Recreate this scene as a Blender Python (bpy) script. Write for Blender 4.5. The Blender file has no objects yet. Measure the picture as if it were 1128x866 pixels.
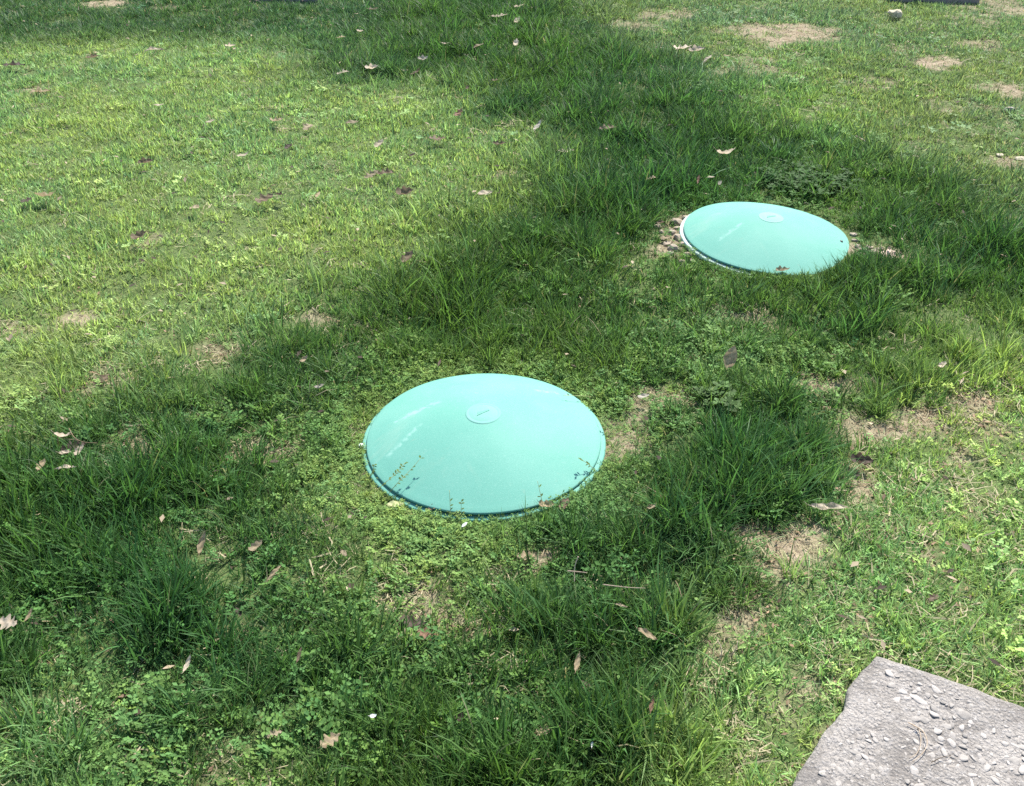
import bpy, math, random
import numpy as np
from mathutils import Vector, Matrix, Euler

# ------------------------------------------------------------------ camera, sky, sun, exposure
SC = bpy.context.scene
COL = SC.collection
W0, H0, F0 = 1128.0, 866.0, 1100.0
CAM_H, PITCH = 1.61, math.radians(33.5)
cam = bpy.data.objects.new('camera', bpy.data.cameras.new('camera'))
COL.objects.link(cam)
cam.location = (0, 0, CAM_H)
cam.rotation_euler = (math.radians(90) - PITCH, 0, 0)
cam.data.sensor_width = 36.0
cam.data.lens = 36.0 * F0 / W0
cam.data.clip_start = 0.02
cam.data.clip_end = 2000
SC.camera = cam

SUN_EL, SUN_AZ = math.radians(52), math.radians(24)      # azimuth measured from +y (ahead) towards +x (right)
world = bpy.data.worlds.new('World'); SC.world = world; world.use_nodes = True
wn = world.node_tree.nodes; wl = world.node_tree.links
sky = wn.new('ShaderNodeTexSky'); sky.sky_type = 'NISHITA'; sky.sun_disc = False
sky.sun_elevation = SUN_EL; sky.sun_rotation = SUN_AZ
wl.new(sky.outputs['Color'], wn['Background'].inputs['Color'])
wn['Background'].inputs['Strength'].default_value = 0.12
sun = bpy.data.objects.new('sun', bpy.data.lights.new('sun', 'SUN'))
COL.objects.link(sun)
sun.data.energy = 4.6; sun.data.angle = math.radians(1.2); sun.data.color = (1.0, 0.955, 0.88)
sd = Vector((math.sin(SUN_AZ) * math.cos(SUN_EL), math.cos(SUN_AZ) * math.cos(SUN_EL), math.sin(SUN_EL)))
sun.rotation_euler = sd.to_track_quat('Z', 'Y').to_euler()
sun.location = (3, 6, 8)
SC.view_settings.view_transform = 'Standard'
SC.view_settings.look = 'None'
SC.view_settings.exposure = 1.15
SC.view_settings.gamma = 1.0
SC.view_settings.use_curve_mapping = False
SC.render.engine = 'CYCLES'
SC.cycles.max_bounces = 6
SC.cycles.diffuse_bounces = 3
SC.cycles.transmission_bounces = 4
SC.cycles.use_denoising = False

rng = np.random.default_rng(7)
random.seed(7)

# ------------------------------------------------------------------ helpers
def at(px, py, z=0.0):
    """the point of the place, at height z, that the photograph shows at a pixel"""
    X = (px - W0 / 2) / F0; Y = (H0 / 2 - py) / F0
    c, s = math.cos(PITCH), math.sin(PITCH)
    d = Vector((X, c + s * Y, -s + c * Y))
    t = (z - CAM_H) / d.z
    return Vector((d.x * t, d.y * t, z))

def metres(px, py, n):
    """size in metres of n pixels across, on the ground at that pixel"""
    p = at(px, py)
    c, s = math.cos(PITCH), math.sin(PITCH)
    return n / F0 * (p.y * c + CAM_H * s)

def _hash(ix, iy, seed):
    h = (ix * 374761393 + iy * 668265263 + seed * 1442695041) & 0xFFFFFFFF
    h = ((h ^ (h >> 13)) * 1274126177) & 0xFFFFFFFF
    return ((h ^ (h >> 16)) & 0xFFFFFF) / float(0xFFFFFF)

def vnoise(x, y, scale, seed=0):
    x = np.asarray(x, float) / scale; y = np.asarray(y, float) / scale
    ix = np.floor(x).astype(np.int64); iy = np.floor(y).astype(np.int64)
    fx = x - ix; fy = y - iy
    fx = fx * fx * (3 - 2 * fx); fy = fy * fy * (3 - 2 * fy)
    a = _hash(ix, iy, seed); b = _hash(ix + 1, iy, seed); c = _hash(ix, iy + 1, seed); d = _hash(ix + 1, iy + 1, seed)
    return (a * (1 - fx) + b * fx) * (1 - fy) + (c * (1 - fx) + d * fx) * fy

def fbm(x, y, scale, seed=0, n=3):
    s = 0; w = 0
    for k in range(n):
        s = s + vnoise(x, y, scale / 2 ** k, seed + 17 * k) * 0.5 ** k; w += 0.5 ** k
    return s / w

def ground_z(x, y):
    z = (fbm(x, y, 0.9, 3) - 0.5) * 0.045 + (vnoise(x, y, 0.16, 9) - 0.5) * 0.008
    z = z * np.clip((60 - np.hypot(x, y)) / 30, 0, 1)
    for c in (LID1, LID2):           # the soil was levelled round each riser
        k = np.clip((np.hypot(x - c.x, y - c.y) - 0.40) / 0.25, 0, 1)
        z = z * k + 0.002 * (1 - k)
    return z

def gz(x, y):
    return float(ground_z(np.array([x]), np.array([y]))[0])

def mesh_from(name, V, Fs, smooth=False):
    m = bpy.data.meshes.new(name)
    m.from_pydata([tuple(v) for v in V], [], [tuple(f) for f in Fs])
    m.update()
    if smooth:
        m.polygons.foreach_set('use_smooth', [True] * len(m.polygons))
    return m

def tri_mesh(name, V, T, smooth=False):
    """fast triangle mesh from arrays"""
    m = bpy.data.meshes.new(name)
    V = np.asarray(V, np.float32); T = np.asarray(T, np.int32)
    m.vertices.add(len(V)); m.vertices.foreach_set('co', V.ravel())
    m.loops.add(T.size); m.loops.foreach_set('vertex_index', T.ravel())
    m.polygons.add(len(T))
    m.polygons.foreach_set('loop_start', np.arange(0, T.size, 3, dtype=np.int32))
    m.polygons.foreach_set('loop_total', np.full(len(T), 3, np.int32))
    if smooth:
        m.polygons.foreach_set('use_smooth', np.ones(len(T), bool))
    m.update(calc_edges=True); m.validate()
    return m

def obj(name, mesh, mat=None, parent=None, loc=None):
    o = bpy.data.objects.new(name, mesh); COL.objects.link(o)
    if mat is not None and mesh is not None:
        mesh.materials.clear(); mesh.materials.append(mat)
    if parent is not None: o.parent = parent
    if loc is not None: o.location = loc
    return o

def tag(o, label=None, cat=None, group=None, kind=None):
    if label: o['label'] = label
    if cat: o['category'] = cat
    if group: o['group'] = group
    if kind: o['kind'] = kind
    return o

def empty(name, loc, rot=(0, 0, 0)):
    o = bpy.data.objects.new(name, None); COL.objects.link(o)
    o.location = loc; o.rotation_euler = rot; o.empty_display_size = 0.05
    return o

class G:
    """tiny node-graph writer"""
    def __init__(self, name):
        self.m = bpy.data.materials.new(name); self.m.use_nodes = True
        self.t = self.m.node_tree; self.n = self.t.nodes; self.l = self.t.links
        self.bsdf = self.n['Principled BSDF']; self.out = self.n['Material Output']
    def node(self, typ, **kw):
        nd = self.n.new(typ)
        for k, v in kw.items(): setattr(nd, k, v)
        return nd
    def put(self, src, dst): self.l.new(src, dst)
    def val(self, sock, v):
        if hasattr(v, 'is_linked') or isinstance(v, bpy.types.NodeSocket): self.l.new(v, sock)
        else: sock.default_value = v
    def coord(self, kind='Object'):
        return self.node('ShaderNodeTexCoord').outputs[kind]
    def noise(self, vec, scale, detail=4, rough=0.6, dist=0):
        nd = self.node('ShaderNodeTexNoise'); self.put(vec, nd.inputs['Vector'])
        nd.inputs['Scale'].default_value = scale; nd.inputs['Detail'].default_value = detail
        nd.inputs['Roughness'].default_value = rough; nd.inputs['Distortion'].default_value = dist
        return nd.outputs['Fac']
    def math(self, op, a, b=0.0, c=None, clamp=False):
        nd = self.node('ShaderNodeMath', operation=op, use_clamp=clamp)
        self.val(nd.inputs[0], a); self.val(nd.inputs[1], b)
        if c is not None: self.val(nd.inputs[2], c)
        return nd.outputs[0]
    def step(self, x, lo, hi, a=0.0, b=1.0):
        nd = self.node('ShaderNodeMapRange', interpolation_type='SMOOTHSTEP')
        self.val(nd.inputs['Value'], x); self.val(nd.inputs['From Min'], lo); self.val(nd.inputs['From Max'], hi)
        self.val(nd.inputs['To Min'], a); self.val(nd.inputs['To Max'], b)
        return nd.outputs['Result']
    def mix(self, fac, a, b, blend='MIX'):
        nd = self.node('ShaderNodeMix', data_type='RGBA', blend_type=blend)
        self.val(nd.inputs[0], fac)
        for s, v in ((nd.inputs[6], a), (nd.inputs[7], b)):
            if isinstance(v, tuple): v = v if len(v) == 4 else v + (1.0,)
            self.val(s, v)
        return nd.outputs[2]
    def attr(self, name, typ='GEOMETRY'):
        return self.node('ShaderNodeAttribute', attribute_name=name, attribute_type=typ)
    def bump(self, h, strength, dist=0.01):
        nd = self.node('ShaderNodeBump'); self.put(h, nd.inputs['Height'])
        nd.inputs['Strength'].default_value = strength; nd.inputs['Distance'].default_value = dist
        self.put(nd.outputs['Normal'], self.bsdf.inputs['Normal'])
    def set(self, **kw):
        for k, v in kw.items():
            s = self.bsdf.inputs[k.replace('_', ' ')]
            if isinstance(v, tuple) and len(v) == 3: v = v + (1.0,)
            self.val(s, v)
        return self

# ------------------------------------------------------------------ materials
def leafy_material(name, translucent=0.45, rough=0.5, spec=0.2, var=0.6):
    """grass and weeds: colour of the plant times a per-blade variation, light passing through the blades"""
    g = G(name)
    tint = g.attr('tint').outputs['Color']
    br = g.attr('blade').outputs['Fac']
    dry = g.attr('dry').outputs['Fac']
    v = g.math('MULTIPLY_ADD', br, 2 * var, 1 - var)
    comb = g.node('ShaderNodeCombineColor'); 
    for i in range(3): g.put(v, comb.inputs[i])
    col = g.mix(1.0, tint, comb.outputs[0], 'MULTIPLY')
    col = g.mix(dry, col, (0.40, 0.35, 0.22))
    g.set(Base_Color=col, Roughness=rough)
    g.bsdf.inputs['Specular IOR Level'].default_value = spec
    tr = g.node('ShaderNodeBsdfTranslucent')
    tcol = g.mix(1.0, col, (1.06, 1.12, 0.72), 'MULTIPLY')
    g.put(tcol, tr.inputs['Color'])
    mx = g.node('ShaderNodeMixShader'); mx.inputs[0].default_value = translucent
    g.put(g.bsdf.outputs[0], mx.inputs[1]); g.put(tr.outputs[0], mx.inputs[2])
    g.put(mx.outputs[0], g.out.inputs['Surface'])
    return g.m

M = {}
M['grass'] = leafy_material('grass_blade')
M['weed'] = leafy_material('weed_leaf', 0.35, 0.6, 0.1, 0.35)
M['straw'] = leafy_material('dry_straw', 0.25, 0.7, 0.2, 0.3)

def ground_material():
    g = G('soil_and_thatch')
    P = g.node('ShaderNodeNewGeometry').outputs['Position']
    n1 = g.noise(P, 3.0, 5, 0.65); n2 = g.noise(P, 45, 5, 0.7); n3 = g.noise(P, 210, 3, 0.6)
    soil = g.mix(g.step(n1, 0.3, 0.7), (0.175, 0.135, 0.088), (0.270, 0.218, 0.148))
    soil = g.mix(g.step(n2, 0.42, 0.68), soil, (0.34, 0.285, 0.20))
    soil = g.mix(g.step(n3, 0.60, 0.72), soil, (0.09, 0.06, 0.04))
    thatch = g.mix(g.step(n2, 0.35, 0.65), (0.050, 0.085, 0.025), (0.095, 0.135, 0.045))
    thatch = g.mix(g.step(n3, 0.5, 0.7), thatch, (0.16, 0.165, 0.075))
    col = g.mix(g.attr('bare').outputs['Fac'], thatch, soil)
    # far beyond the grass that is built blade by blade: lawn seen as one green
    far = g.attr('far').outputs['Fac']
    lawn = g.mix(g.step(g.noise(P, 0.5, 5), 0.35, 0.65), (0.055, 0.095, 0.028), (0.11, 0.15, 0.05))
    col = g.mix(far, col, lawn)
    g.set(Base_Color=col, Roughness=0.95)
    g.bsdf.inputs['Specular IOR Level'].default_value = 0.15
    h = g.math('ADD', g.math('MULTIPLY', n2, 0.7), g.math('MULTIPLY', n3, 0.3))
    g.bump(h, 0.8, 0.012)
    return g.m
M['ground'] = ground_material()

def plastic_material(name, base, pale, marks):
    """sun-bleached moulded plastic with scuffs; marks = straight scratches as (x, y, angle, length, width)"""
    g = G(name)
    P = g.coord('Object')
    n1 = g.noise(P, 5, 4, 0.55); n2 = g.noise(P, 60, 4, 0.65); n3 = g.noise(P, 420, 2, 0.5)
    col = g.mix(g.step(n1, 0.35, 0.75), base, pale)
    col = g.mix(g.step(n2, 0.58, 0.85, 0, 0.12), col, (0.42, 0.60, 0.54))
    n5 = g.noise(P, 330, 2, 0.6); col = g.mix(g.step(n5, 0.56, 0.70, 0, 0.28), col, tuple(c * 0.62 for c in base))
    col = g.mix(g.step(n5, 0.42, 0.30, 0, 0.14), col, (0.46, 0.60, 0.52))
    # rain-washed dust gathered toward one side, and dried mud splash
    n4 = g.noise(P, 26, 6, 0.75, 0.6)
    col = g.mix(g.step(n4, 0.60, 0.76, 0, 0.40), col, (0.26, 0.33, 0.25))
    col = g.mix(g.step(g.noise(P, 2.3, 5, 0.7, 1.2), 0.52, 0.74, 0, 0.26), col, (0.30, 0.40, 0.32))
    for (mx_, my_, a, L, w) in marks:
        mp = g.node('ShaderNodeMapping', vector_type='TEXTURE')
        mp.inputs['Location'].default_value = (mx_, my_, 0); mp.inputs['Rotation'].default_value = (0, 0, a)
        g.put(P, mp.inputs['Vector'])
        sp = g.node('ShaderNodeSeparateXYZ'); g.put(mp.outputs[0], sp.inputs[0])
        wob = g.math('MULTIPLY_ADD', g.noise(P, 70, 3), 0.022, -0.011)
        ay = g.math('ABSOLUTE', g.math('ADD', sp.outputs[1], wob))
        inx = g.step(g.math('ABSOLUTE', sp.outputs[0]), L * 0.35, L * 0.5, 1, 0)
        iny = g.step(ay, w * 0.2, w, 1, 0)
        f = g.math('MULTIPLY', g.math('MULTIPLY', inx, iny), g.step(n2, 0.40, 0.62, 0.0, 0.32))
        col = g.mix(f, col, (0.36, 0.55, 0.49))
    g.set(Base_Color=col, Roughness=0.70)
    g.bsdf.inputs['Specular IOR Level'].default_value = 0.16
    g.bump(g.math('ADD', n3, g.math('MULTIPLY', n2, 0.4)), 0.06, 0.004)
    return g.m
LID = (0.112, 0.312, 0.248); LIDP = (0.136, 0.336, 0.272)
M['lid_near'] = plastic_material('green_plastic_scuffed', LID, LIDP,
    [(-0.215, 0.005, 0.55, 0.15, 0.012), (-0.16, 0.11, 0.15, 0.16, 0.016), (0.235, 0.115, -0.12, 0.12, 0.010)])
M['lid_far'] = plastic_material('green_plastic_clean', LID, LIDP, [(-0.17, -0.06, 0.6, 0.17, 0.012)])
M['flange_near'] = plastic_material('green_plastic_ring', LID, LIDP, [])
M['flange_far'] = plastic_material('bleached_plastic_ring', (0.46, 0.58, 0.53), (0.58, 0.66, 0.62), [])
M['boss'] = plastic_material('pale_plastic_boss', (0.140, 0.342, 0.286), (0.175, 0.368, 0.316), [])
M['boss_far'] = plastic_material('white_worn_boss', (0.17, 0.37, 0.31), (0.23, 0.41, 0.36), [])
g = G('dark_rubber_seal').set(Base_Color=(0.03, 0.05, 0.04), Roughness=0.7); M['seal'] = g.m
g = G('dull_screw').set(Base_Color=(0.05, 0.06, 0.06), Roughness=0.5, Metallic=0.6); M['screw'] = g.m
g = G('white_screw').set(Base_Color=(0.75, 0.80, 0.78), Roughness=0.45); M['screw_white'] = g.m

def concrete_material():
    g = G('weathered_concrete')
    P = g.coord('Object')
    n1 = g.noise(P, 6, 5, 0.6); n2 = g.noise(P, 60, 6, 0.75); n3 = g.noise(P, 300, 4, 0.7)
    v = g.node('ShaderNodeTexVoronoi', feature='F1'); g.put(P, v.inputs['Vector']); v.inputs['Scale'].default_value = 150
    col = g.mix(g.step(n1, 0.35, 0.65), (0.235, 0.215, 0.193), (0.345, 0.318, 0.288))
    col = g.mix(g.step(n2, 0.48, 0.70), col, (0.34, 0.32, 0.30))
    col = g.mix(g.step(n3, 0.52, 0.66, 0, .85), col, (0.10, 0.094, 0.09))
    n4 = g.noise(P, 26, 6, 0.7, 0.5)
    col = g.mix(g.step(n4, 0.50, 0.62, 0, .6), col, (0.165, 0.150, 0.135))
    col = g.mix(g.step(v.outputs['Distance'], 0.15, 0.28, 0.55, 0), col, (0.44, 0.42, 0.40))
    # lichen-dark stain of its own shape
    col = g.mix(g.step(g.noise(P, 3.1, 6, 0.7, 0.8), 0.50, 0.62, 0, 0.6), col, (0.135, 0.125, 0.115))
    g.set(Base_Color=col, Roughness=0.92)
    g.bsdf.inputs['Specular IOR Level'].default_value = 0.2
    h = g.math('ADD', g.math('MULTIPLY', n2, 0.8), g.math('MULTIPLY', n3, 0.15))
    h = g.math('SUBTRACT', h, g.math('MULTIPLY', n4, 1.2))
    h = g.math('SUBTRACT', h, g.math('MULTIPLY', v.outputs['Distance'], 0.4))
    g.bump(h, 0.8, 0.012)
    return g.m
M['concrete'] = concrete_material()

def stone_material(name, a, b):
    g = G(name); P = g.node('ShaderNodeNewGeometry').outputs['Position']
    rnd = g.node('ShaderNodeObjectInfo').outputs['Random']
    n = g.noise(P, 90, 5, 0.7)
    col = g.mix(rnd, a, b)
    col = g.mix(g.step(n, 0.4, 0.7, 0, 0.5), col, tuple(min(1, c * 1.2) for c in b))
    g.set(Base_Color=col, Roughness=0.85); g.bump(n, 0.5, 0.004)
    return g.m
M['aggregate'] = stone_material('slab_aggregate', (0.19, 0.175, 0.158), (0.34, 0.314, 0.285))
M['gravel'] = stone_material('tan_gravel', (0.21, 0.17, 0.12), (0.34, 0.28, 0.205))
M['pinkstone'] = stone_material('pink_stone', (0.50, 0.36, 0.29), (0.54, 0.40, 0.32))
M['yellowstone'] = stone_material('yellow_stone', (0.40, 0.35, 0.24), (0.44, 0.38, 0.27))
M['greystone'] = stone_material('grey_stone', (0.20, 0.175, 0.165), (0.25, 0.22, 0.20))

def leaf_material(name, a, b, tr=0.42):
    g = G(name); P = g.coord('Object')
    rnd = g.node('ShaderNodeObjectInfo').outputs['Random']
    n = g.noise(P, 60, 5, 0.7)
    col = g.mix(g.step(n, 0.35, 0.7), a, b)
    col = g.mix(g.step(g.noise(P, 160, 3), 0.60, 0.72, 0, 0.6), col, tuple(c * 0.45 for c in a))
    v = g.node('ShaderNodeAttribute', attribute_name='vein').outputs['Fac']
    col = g.mix(g.math('MULTIPLY', v, 0.45), col, tuple(min(1, c * 1.35) for c in b))
    hsv = g.node('ShaderNodeHueSaturation'); g.put(col, hsv.inputs['Color'])
    g.put(g.math('MULTIPLY_ADD', rnd, 0.4, 0.8), hsv.inputs['Value'])
    col = hsv.outputs[0]
    g.set(Base_Color=col, Roughness=0.65)
    g.bsdf.inputs['Specular IOR Level'].default_value = 0.25
    t = g.node('ShaderNodeBsdfTranslucent'); g.put(col, t.inputs['Color'])
    mx = g.node('ShaderNodeMixShader'); mx.inputs[0].default_value = tr
    g.put(g.bsdf.outputs[0], mx.inputs[1]); g.put(t.outputs[0], mx.inputs[2]); g.put(mx.outputs[0], g.out.inputs['Surface'])
    g.bump(n, 0.4, 0.003)
    return g.m
LEAF = {
    'cream': leaf_material('leaf_cream', (0.46, 0.37, 0.27), (0.60, 0.51, 0.40)),
    'tan':   leaf_material('leaf_tan', (0.29, 0.215, 0.125), (0.42, 0.335, 0.215)),
    'brown': leaf_material('leaf_brown', (0.115, 0.085, 0.055), (0.20, 0.15, 0.10)),
    'dark':  leaf_material('leaf_dark', (0.055, 0.040, 0.030), (0.10, 0.075, 0.06)),
    'red':   leaf_material('leaf_reddish', (0.19, 0.105, 0.07), (0.27, 0.16, 0.11)),
    'grey':  leaf_material('leaf_grey', (0.24, 0.215, 0.175), (0.50, 0.455, 0.38)),
    'pink':  leaf_material('leaf_pinkish', (0.25, 0.195, 0.12), (0.37, 0.305, 0.205)),
    'white': leaf_material('petal_white', (0.70, 0.70, 0.66), (0.80, 0.80, 0.77)),
    'lime':  leaf_material('leaf_pale_green', (0.42, 0.45, 0.20), (0.55, 0.56, 0.30)),
}

# ------------------------------------------------------------------ where things stand
LID1 = at(533, 481, 0.022); LID2 = at(845, 260, 0.014)
R_LID = 0.329
slab_px = [(868, 872), (886, 838), (905, 809), (921, 790), (931, 779), (934, 757), (949, 735), (966, 721),
           (1000, 731), (1045, 746), (1090, 762), (1140, 781), (1210, 812)]
SLAB_TOP = 0.028
slab_poly = [at(x, y, SLAB_TOP) for x, y in slab_px]
slab_poly = [(p.x, p.y) for p in slab_poly] + [(1.42, 0.72), (0.30, 0.55)]

def in_poly(x, y, poly, grow=0.0):
    """signed distance (negative inside) of points to a polygon"""
    x = np.asarray(x, float); y = np.asarray(y, float)
    inside = np.zeros(x.shape, bool); dmin = np.full(x.shape, 1e9)
    n = len(poly)
    for i in range(n):
        x1, y1 = poly[i]; x2, y2 = poly[(i + 1) % n]
        cond = ((y1 > y) != (y2 > y))
        xi = (x2 - x1) * (y - y1) / (y2 - y1 + 1e-12) + x1
        inside ^= cond & (x < xi)
        dx, dy = x2 - x1, y2 - y1
        t = np.clip(((x - x1) * dx + (y - y1) * dy) / (dx * dx + dy * dy), 0, 1)
        dmin = np.minimum(dmin, np.hypot(x - x1 - t * dx, y - y1 - t * dy))
    return np.where(inside, -dmin, dmin)

# the lawn's patches of different growth, plus a painted band of shade (S), as ground seeds
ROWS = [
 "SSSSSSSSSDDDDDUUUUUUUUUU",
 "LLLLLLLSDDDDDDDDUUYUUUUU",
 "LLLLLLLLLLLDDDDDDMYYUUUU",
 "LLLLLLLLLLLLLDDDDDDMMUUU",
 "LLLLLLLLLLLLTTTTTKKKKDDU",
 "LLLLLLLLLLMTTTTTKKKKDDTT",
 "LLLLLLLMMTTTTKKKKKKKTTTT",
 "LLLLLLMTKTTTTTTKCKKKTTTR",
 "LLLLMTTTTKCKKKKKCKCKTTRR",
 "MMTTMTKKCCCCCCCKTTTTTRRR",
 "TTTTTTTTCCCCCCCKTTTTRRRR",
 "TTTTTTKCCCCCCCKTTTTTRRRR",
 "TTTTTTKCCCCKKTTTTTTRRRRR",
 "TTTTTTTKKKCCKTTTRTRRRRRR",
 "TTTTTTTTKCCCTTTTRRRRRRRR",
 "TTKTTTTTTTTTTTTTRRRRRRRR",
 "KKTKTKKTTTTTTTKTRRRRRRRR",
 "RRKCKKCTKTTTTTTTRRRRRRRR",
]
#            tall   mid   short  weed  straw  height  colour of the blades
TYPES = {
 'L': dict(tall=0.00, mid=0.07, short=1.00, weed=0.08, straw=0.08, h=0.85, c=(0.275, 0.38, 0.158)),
 'S': dict(tall=0.00, mid=0.85, short=0.70, weed=0.08, straw=0.02, h=0.80, c=(0.07, 0.145, 0.062)),  # tree shade across the upper left, put into the blades as a bluish dark colour
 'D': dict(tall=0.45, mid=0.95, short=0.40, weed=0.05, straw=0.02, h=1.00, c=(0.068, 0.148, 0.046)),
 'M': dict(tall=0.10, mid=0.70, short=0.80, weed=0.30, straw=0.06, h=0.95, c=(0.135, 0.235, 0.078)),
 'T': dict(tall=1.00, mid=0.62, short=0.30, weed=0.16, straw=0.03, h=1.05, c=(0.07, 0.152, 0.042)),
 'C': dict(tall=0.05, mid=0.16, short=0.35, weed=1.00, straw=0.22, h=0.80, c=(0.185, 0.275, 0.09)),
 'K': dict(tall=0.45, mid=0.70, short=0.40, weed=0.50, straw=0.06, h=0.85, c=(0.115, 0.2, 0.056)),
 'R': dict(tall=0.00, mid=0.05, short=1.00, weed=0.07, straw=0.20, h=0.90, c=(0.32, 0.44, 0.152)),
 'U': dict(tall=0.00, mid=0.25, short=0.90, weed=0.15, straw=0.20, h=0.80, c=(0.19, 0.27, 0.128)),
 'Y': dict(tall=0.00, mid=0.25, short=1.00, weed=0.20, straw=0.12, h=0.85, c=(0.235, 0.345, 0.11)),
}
KEYS = ('tall', 'mid', 'short', 'weed', 'straw', 'h')
seed_xy, seed_v = [], []
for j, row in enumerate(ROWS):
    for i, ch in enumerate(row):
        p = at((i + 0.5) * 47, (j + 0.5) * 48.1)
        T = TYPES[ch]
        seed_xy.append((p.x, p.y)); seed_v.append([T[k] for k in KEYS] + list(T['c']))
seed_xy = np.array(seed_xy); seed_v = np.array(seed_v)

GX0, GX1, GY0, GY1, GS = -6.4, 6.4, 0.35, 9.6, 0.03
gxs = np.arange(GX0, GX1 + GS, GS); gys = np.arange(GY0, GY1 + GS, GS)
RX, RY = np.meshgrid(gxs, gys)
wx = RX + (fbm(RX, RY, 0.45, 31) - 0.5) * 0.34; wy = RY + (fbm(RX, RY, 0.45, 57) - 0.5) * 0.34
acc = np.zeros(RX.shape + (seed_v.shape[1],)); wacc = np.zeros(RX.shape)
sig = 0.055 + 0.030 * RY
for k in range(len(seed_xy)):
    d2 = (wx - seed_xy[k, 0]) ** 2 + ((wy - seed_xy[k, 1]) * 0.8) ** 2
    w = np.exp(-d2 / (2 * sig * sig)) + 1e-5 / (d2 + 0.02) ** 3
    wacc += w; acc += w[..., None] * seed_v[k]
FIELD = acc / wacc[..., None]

# bare soil: (pixel x, pixel y, half width, half height in pixels, strength)
BARE = [(955, 478, 48, 14, .85), (940, 535, 30, 18, .8), (905, 578, 40, 12, .8), (840, 650, 24, 22, .75), (785, 745, 24, 26, .8), (1060, 445, 40, 10, .8), (1095, 470, 30, 12, .4), (1000, 600, 26, 10, .4), (950, 690, 26, 10, .4), (690, 30, 40, 7, .4), (960, 90, 40, 6, .35), (1070, 25, 30, 6, .4),
        (865, 40, 66, 12, 1.0), (835, 33, 30, 8, .6), (1036, 72, 24, 7, .9), (1085, 52, 22, 7, .7), (1108, 103, 26, 6, .8), (1112, 178, 24, 9, .8),
        (110, 4, 28, 5, 1.0), (175, 9, 22, 5, .8), (740, 16, 40, 6, .6), (1000, 55, 20, 6, .5), (1090, 8, 50, 12, .6),
        (1008, 462, 34, 14, 1.0), (1075, 430, 34, 9, .7), (1078, 510, 26, 13, .95), (1040, 570, 22, 10, .6),
        (878, 606, 46, 26, 1.0), (832, 590, 24, 18, .9), (800, 690, 28, 44, 1.0), (860, 655, 20, 16, .5), (912, 572, 30, 12, .6),
        (900, 745, 30, 10, .6), (885, 790, 22, 12, .55), (812, 858, 30, 10, .9), (1040, 655, 18, 12, .5), (965, 640, 20, 9, .4),
        (512, 672, 46, 28, .9), (455, 695, 26, 22, .8), (580, 612, 18, 14, .8), (285, 486, 42, 14, .95), (155, 478, 38, 13, .95),
        (80, 354, 34, 9, .9), (12, 358, 16, 8, .6), (155, 268, 16, 7, .8), (735, 432, 38, 12, .8), (915, 422, 46, 10, .8), (870, 415, 20, 8, .5),
        (690, 470, 30, 30, .65), (390, 478, 16, 20, .35), (365, 352, 20, 8, .6), (235, 370, 24, 8, .6), (110, 416, 14, 12, .7),
        (742, 258, 24, 26, 1.0), (958, 278, 34, 10, 1.0), (820, 352, 30, 14, .5), (560, 200, 36, 8, .4), (50, 100, 26, 9, .5), (45, 118, 16, 8, .5),
        (260, 712, 22, 12, .5), (20, 800, 40, 18, .5), (90, 800, 30, 12, .5), (240, 830, 40, 20, .4),
        (905, 815, 20, 26, .6), (660, 200, 30, 6, .3), (840, 75, 60, 9, .35), (1050, 118, 50, 10, .35)]
BM = np.zeros(RX.shape)
bwx = RX + (fbm(RX, RY, 0.16, 77, 3) - 0.5) * 0.26; bwy = RY + (fbm(RX, RY, 0.16, 91, 3) - 0.5) * 0.26
for (px, py, rx, ry, s) in BARE:
    p = at(px, py); a = at(px, max(py - ry, -20)); b = at(px, py + ry)
    mx_ = metres(px, py, rx); my_ = max(0.03, (a.y - b.y) / 2); cy = (a.y + b.y) / 2
    d = np.sqrt(((bwx - p.x) / mx_) ** 2 + ((bwy - cy) / my_) ** 2)
    BM = np.maximum(BM, s * np.clip((1.25 - d) / 0.45, 0, 1))
BM = np.clip(BM + (fbm(RX, RY, 0.10, 41) - 0.5) * 1.3 * (BM > 0.02), 0, 1)

def sample(arr, x, y):
    u = np.clip((x - GX0) / GS, 0, len(gxs) - 1.001); v = np.clip((y - GY0) / GS, 0, len(gys) - 1.001)
    i = u.astype(int); j = v.astype(int); fu = u - i; fv = v - j
    if arr.ndim == 3: fu = fu[:, None]; fv = fv[:, None]
    return (arr[j, i] * (1 - fu) + arr[j, i + 1] * fu) * (1 - fv) + (arr[j + 1, i] * (1 - fu) + arr[j + 1, i + 1] * fu) * fv

# ------------------------------------------------------------------ ground: one sheet to the horizon
def axis(lo, hi, fine, far):
    a = list(np.arange(lo, hi + 1e-6, fine)); s = fine; x = a[-1]
    while x < far: s *= 1.35; x += s; a.append(x)
    s = fine; x = a[0]; pre = []
    while x > -far: s *= 1.35; x -= s; pre.append(x)
    return np.array(pre[::-1] + a)
ax = axis(GX0, GX1, 0.04, 600); ay = axis(GY0, GY1, 0.04, 600)
AX, AY = np.meshgrid(ax, ay)
vx, vy = AX.ravel(), AY.ravel()
vz = ground_z(vx, vy)
for c in (LID1, LID2):          # dug out inside each riser
    d = np.hypot(vx - c.x, vy - c.y); vz = np.where(d < 0.26, -0.03, vz)
vz = np.where(in_poly(vx, vy, slab_poly) < 0.01, np.minimum(vz, -0.012), vz)
nx, ny = len(ax), len(ay)
idx = np.arange(nx * ny).reshape(ny, nx)
q = np.stack([idx[:-1, :-1], idx[:-1, 1:], idx[1:, 1:], idx[1:, :-1]], -1).reshape(-1, 4)
tris = np.concatenate([q[:, [0, 1, 2]], q[:, [0, 2, 3]]])
gm = tri_mesh('ground', np.stack([vx, vy, vz], 1), tris, True)
inside = (vx > GX0) & (vx < GX1) & (vy > GY0) & (vy < GY1)
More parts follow.
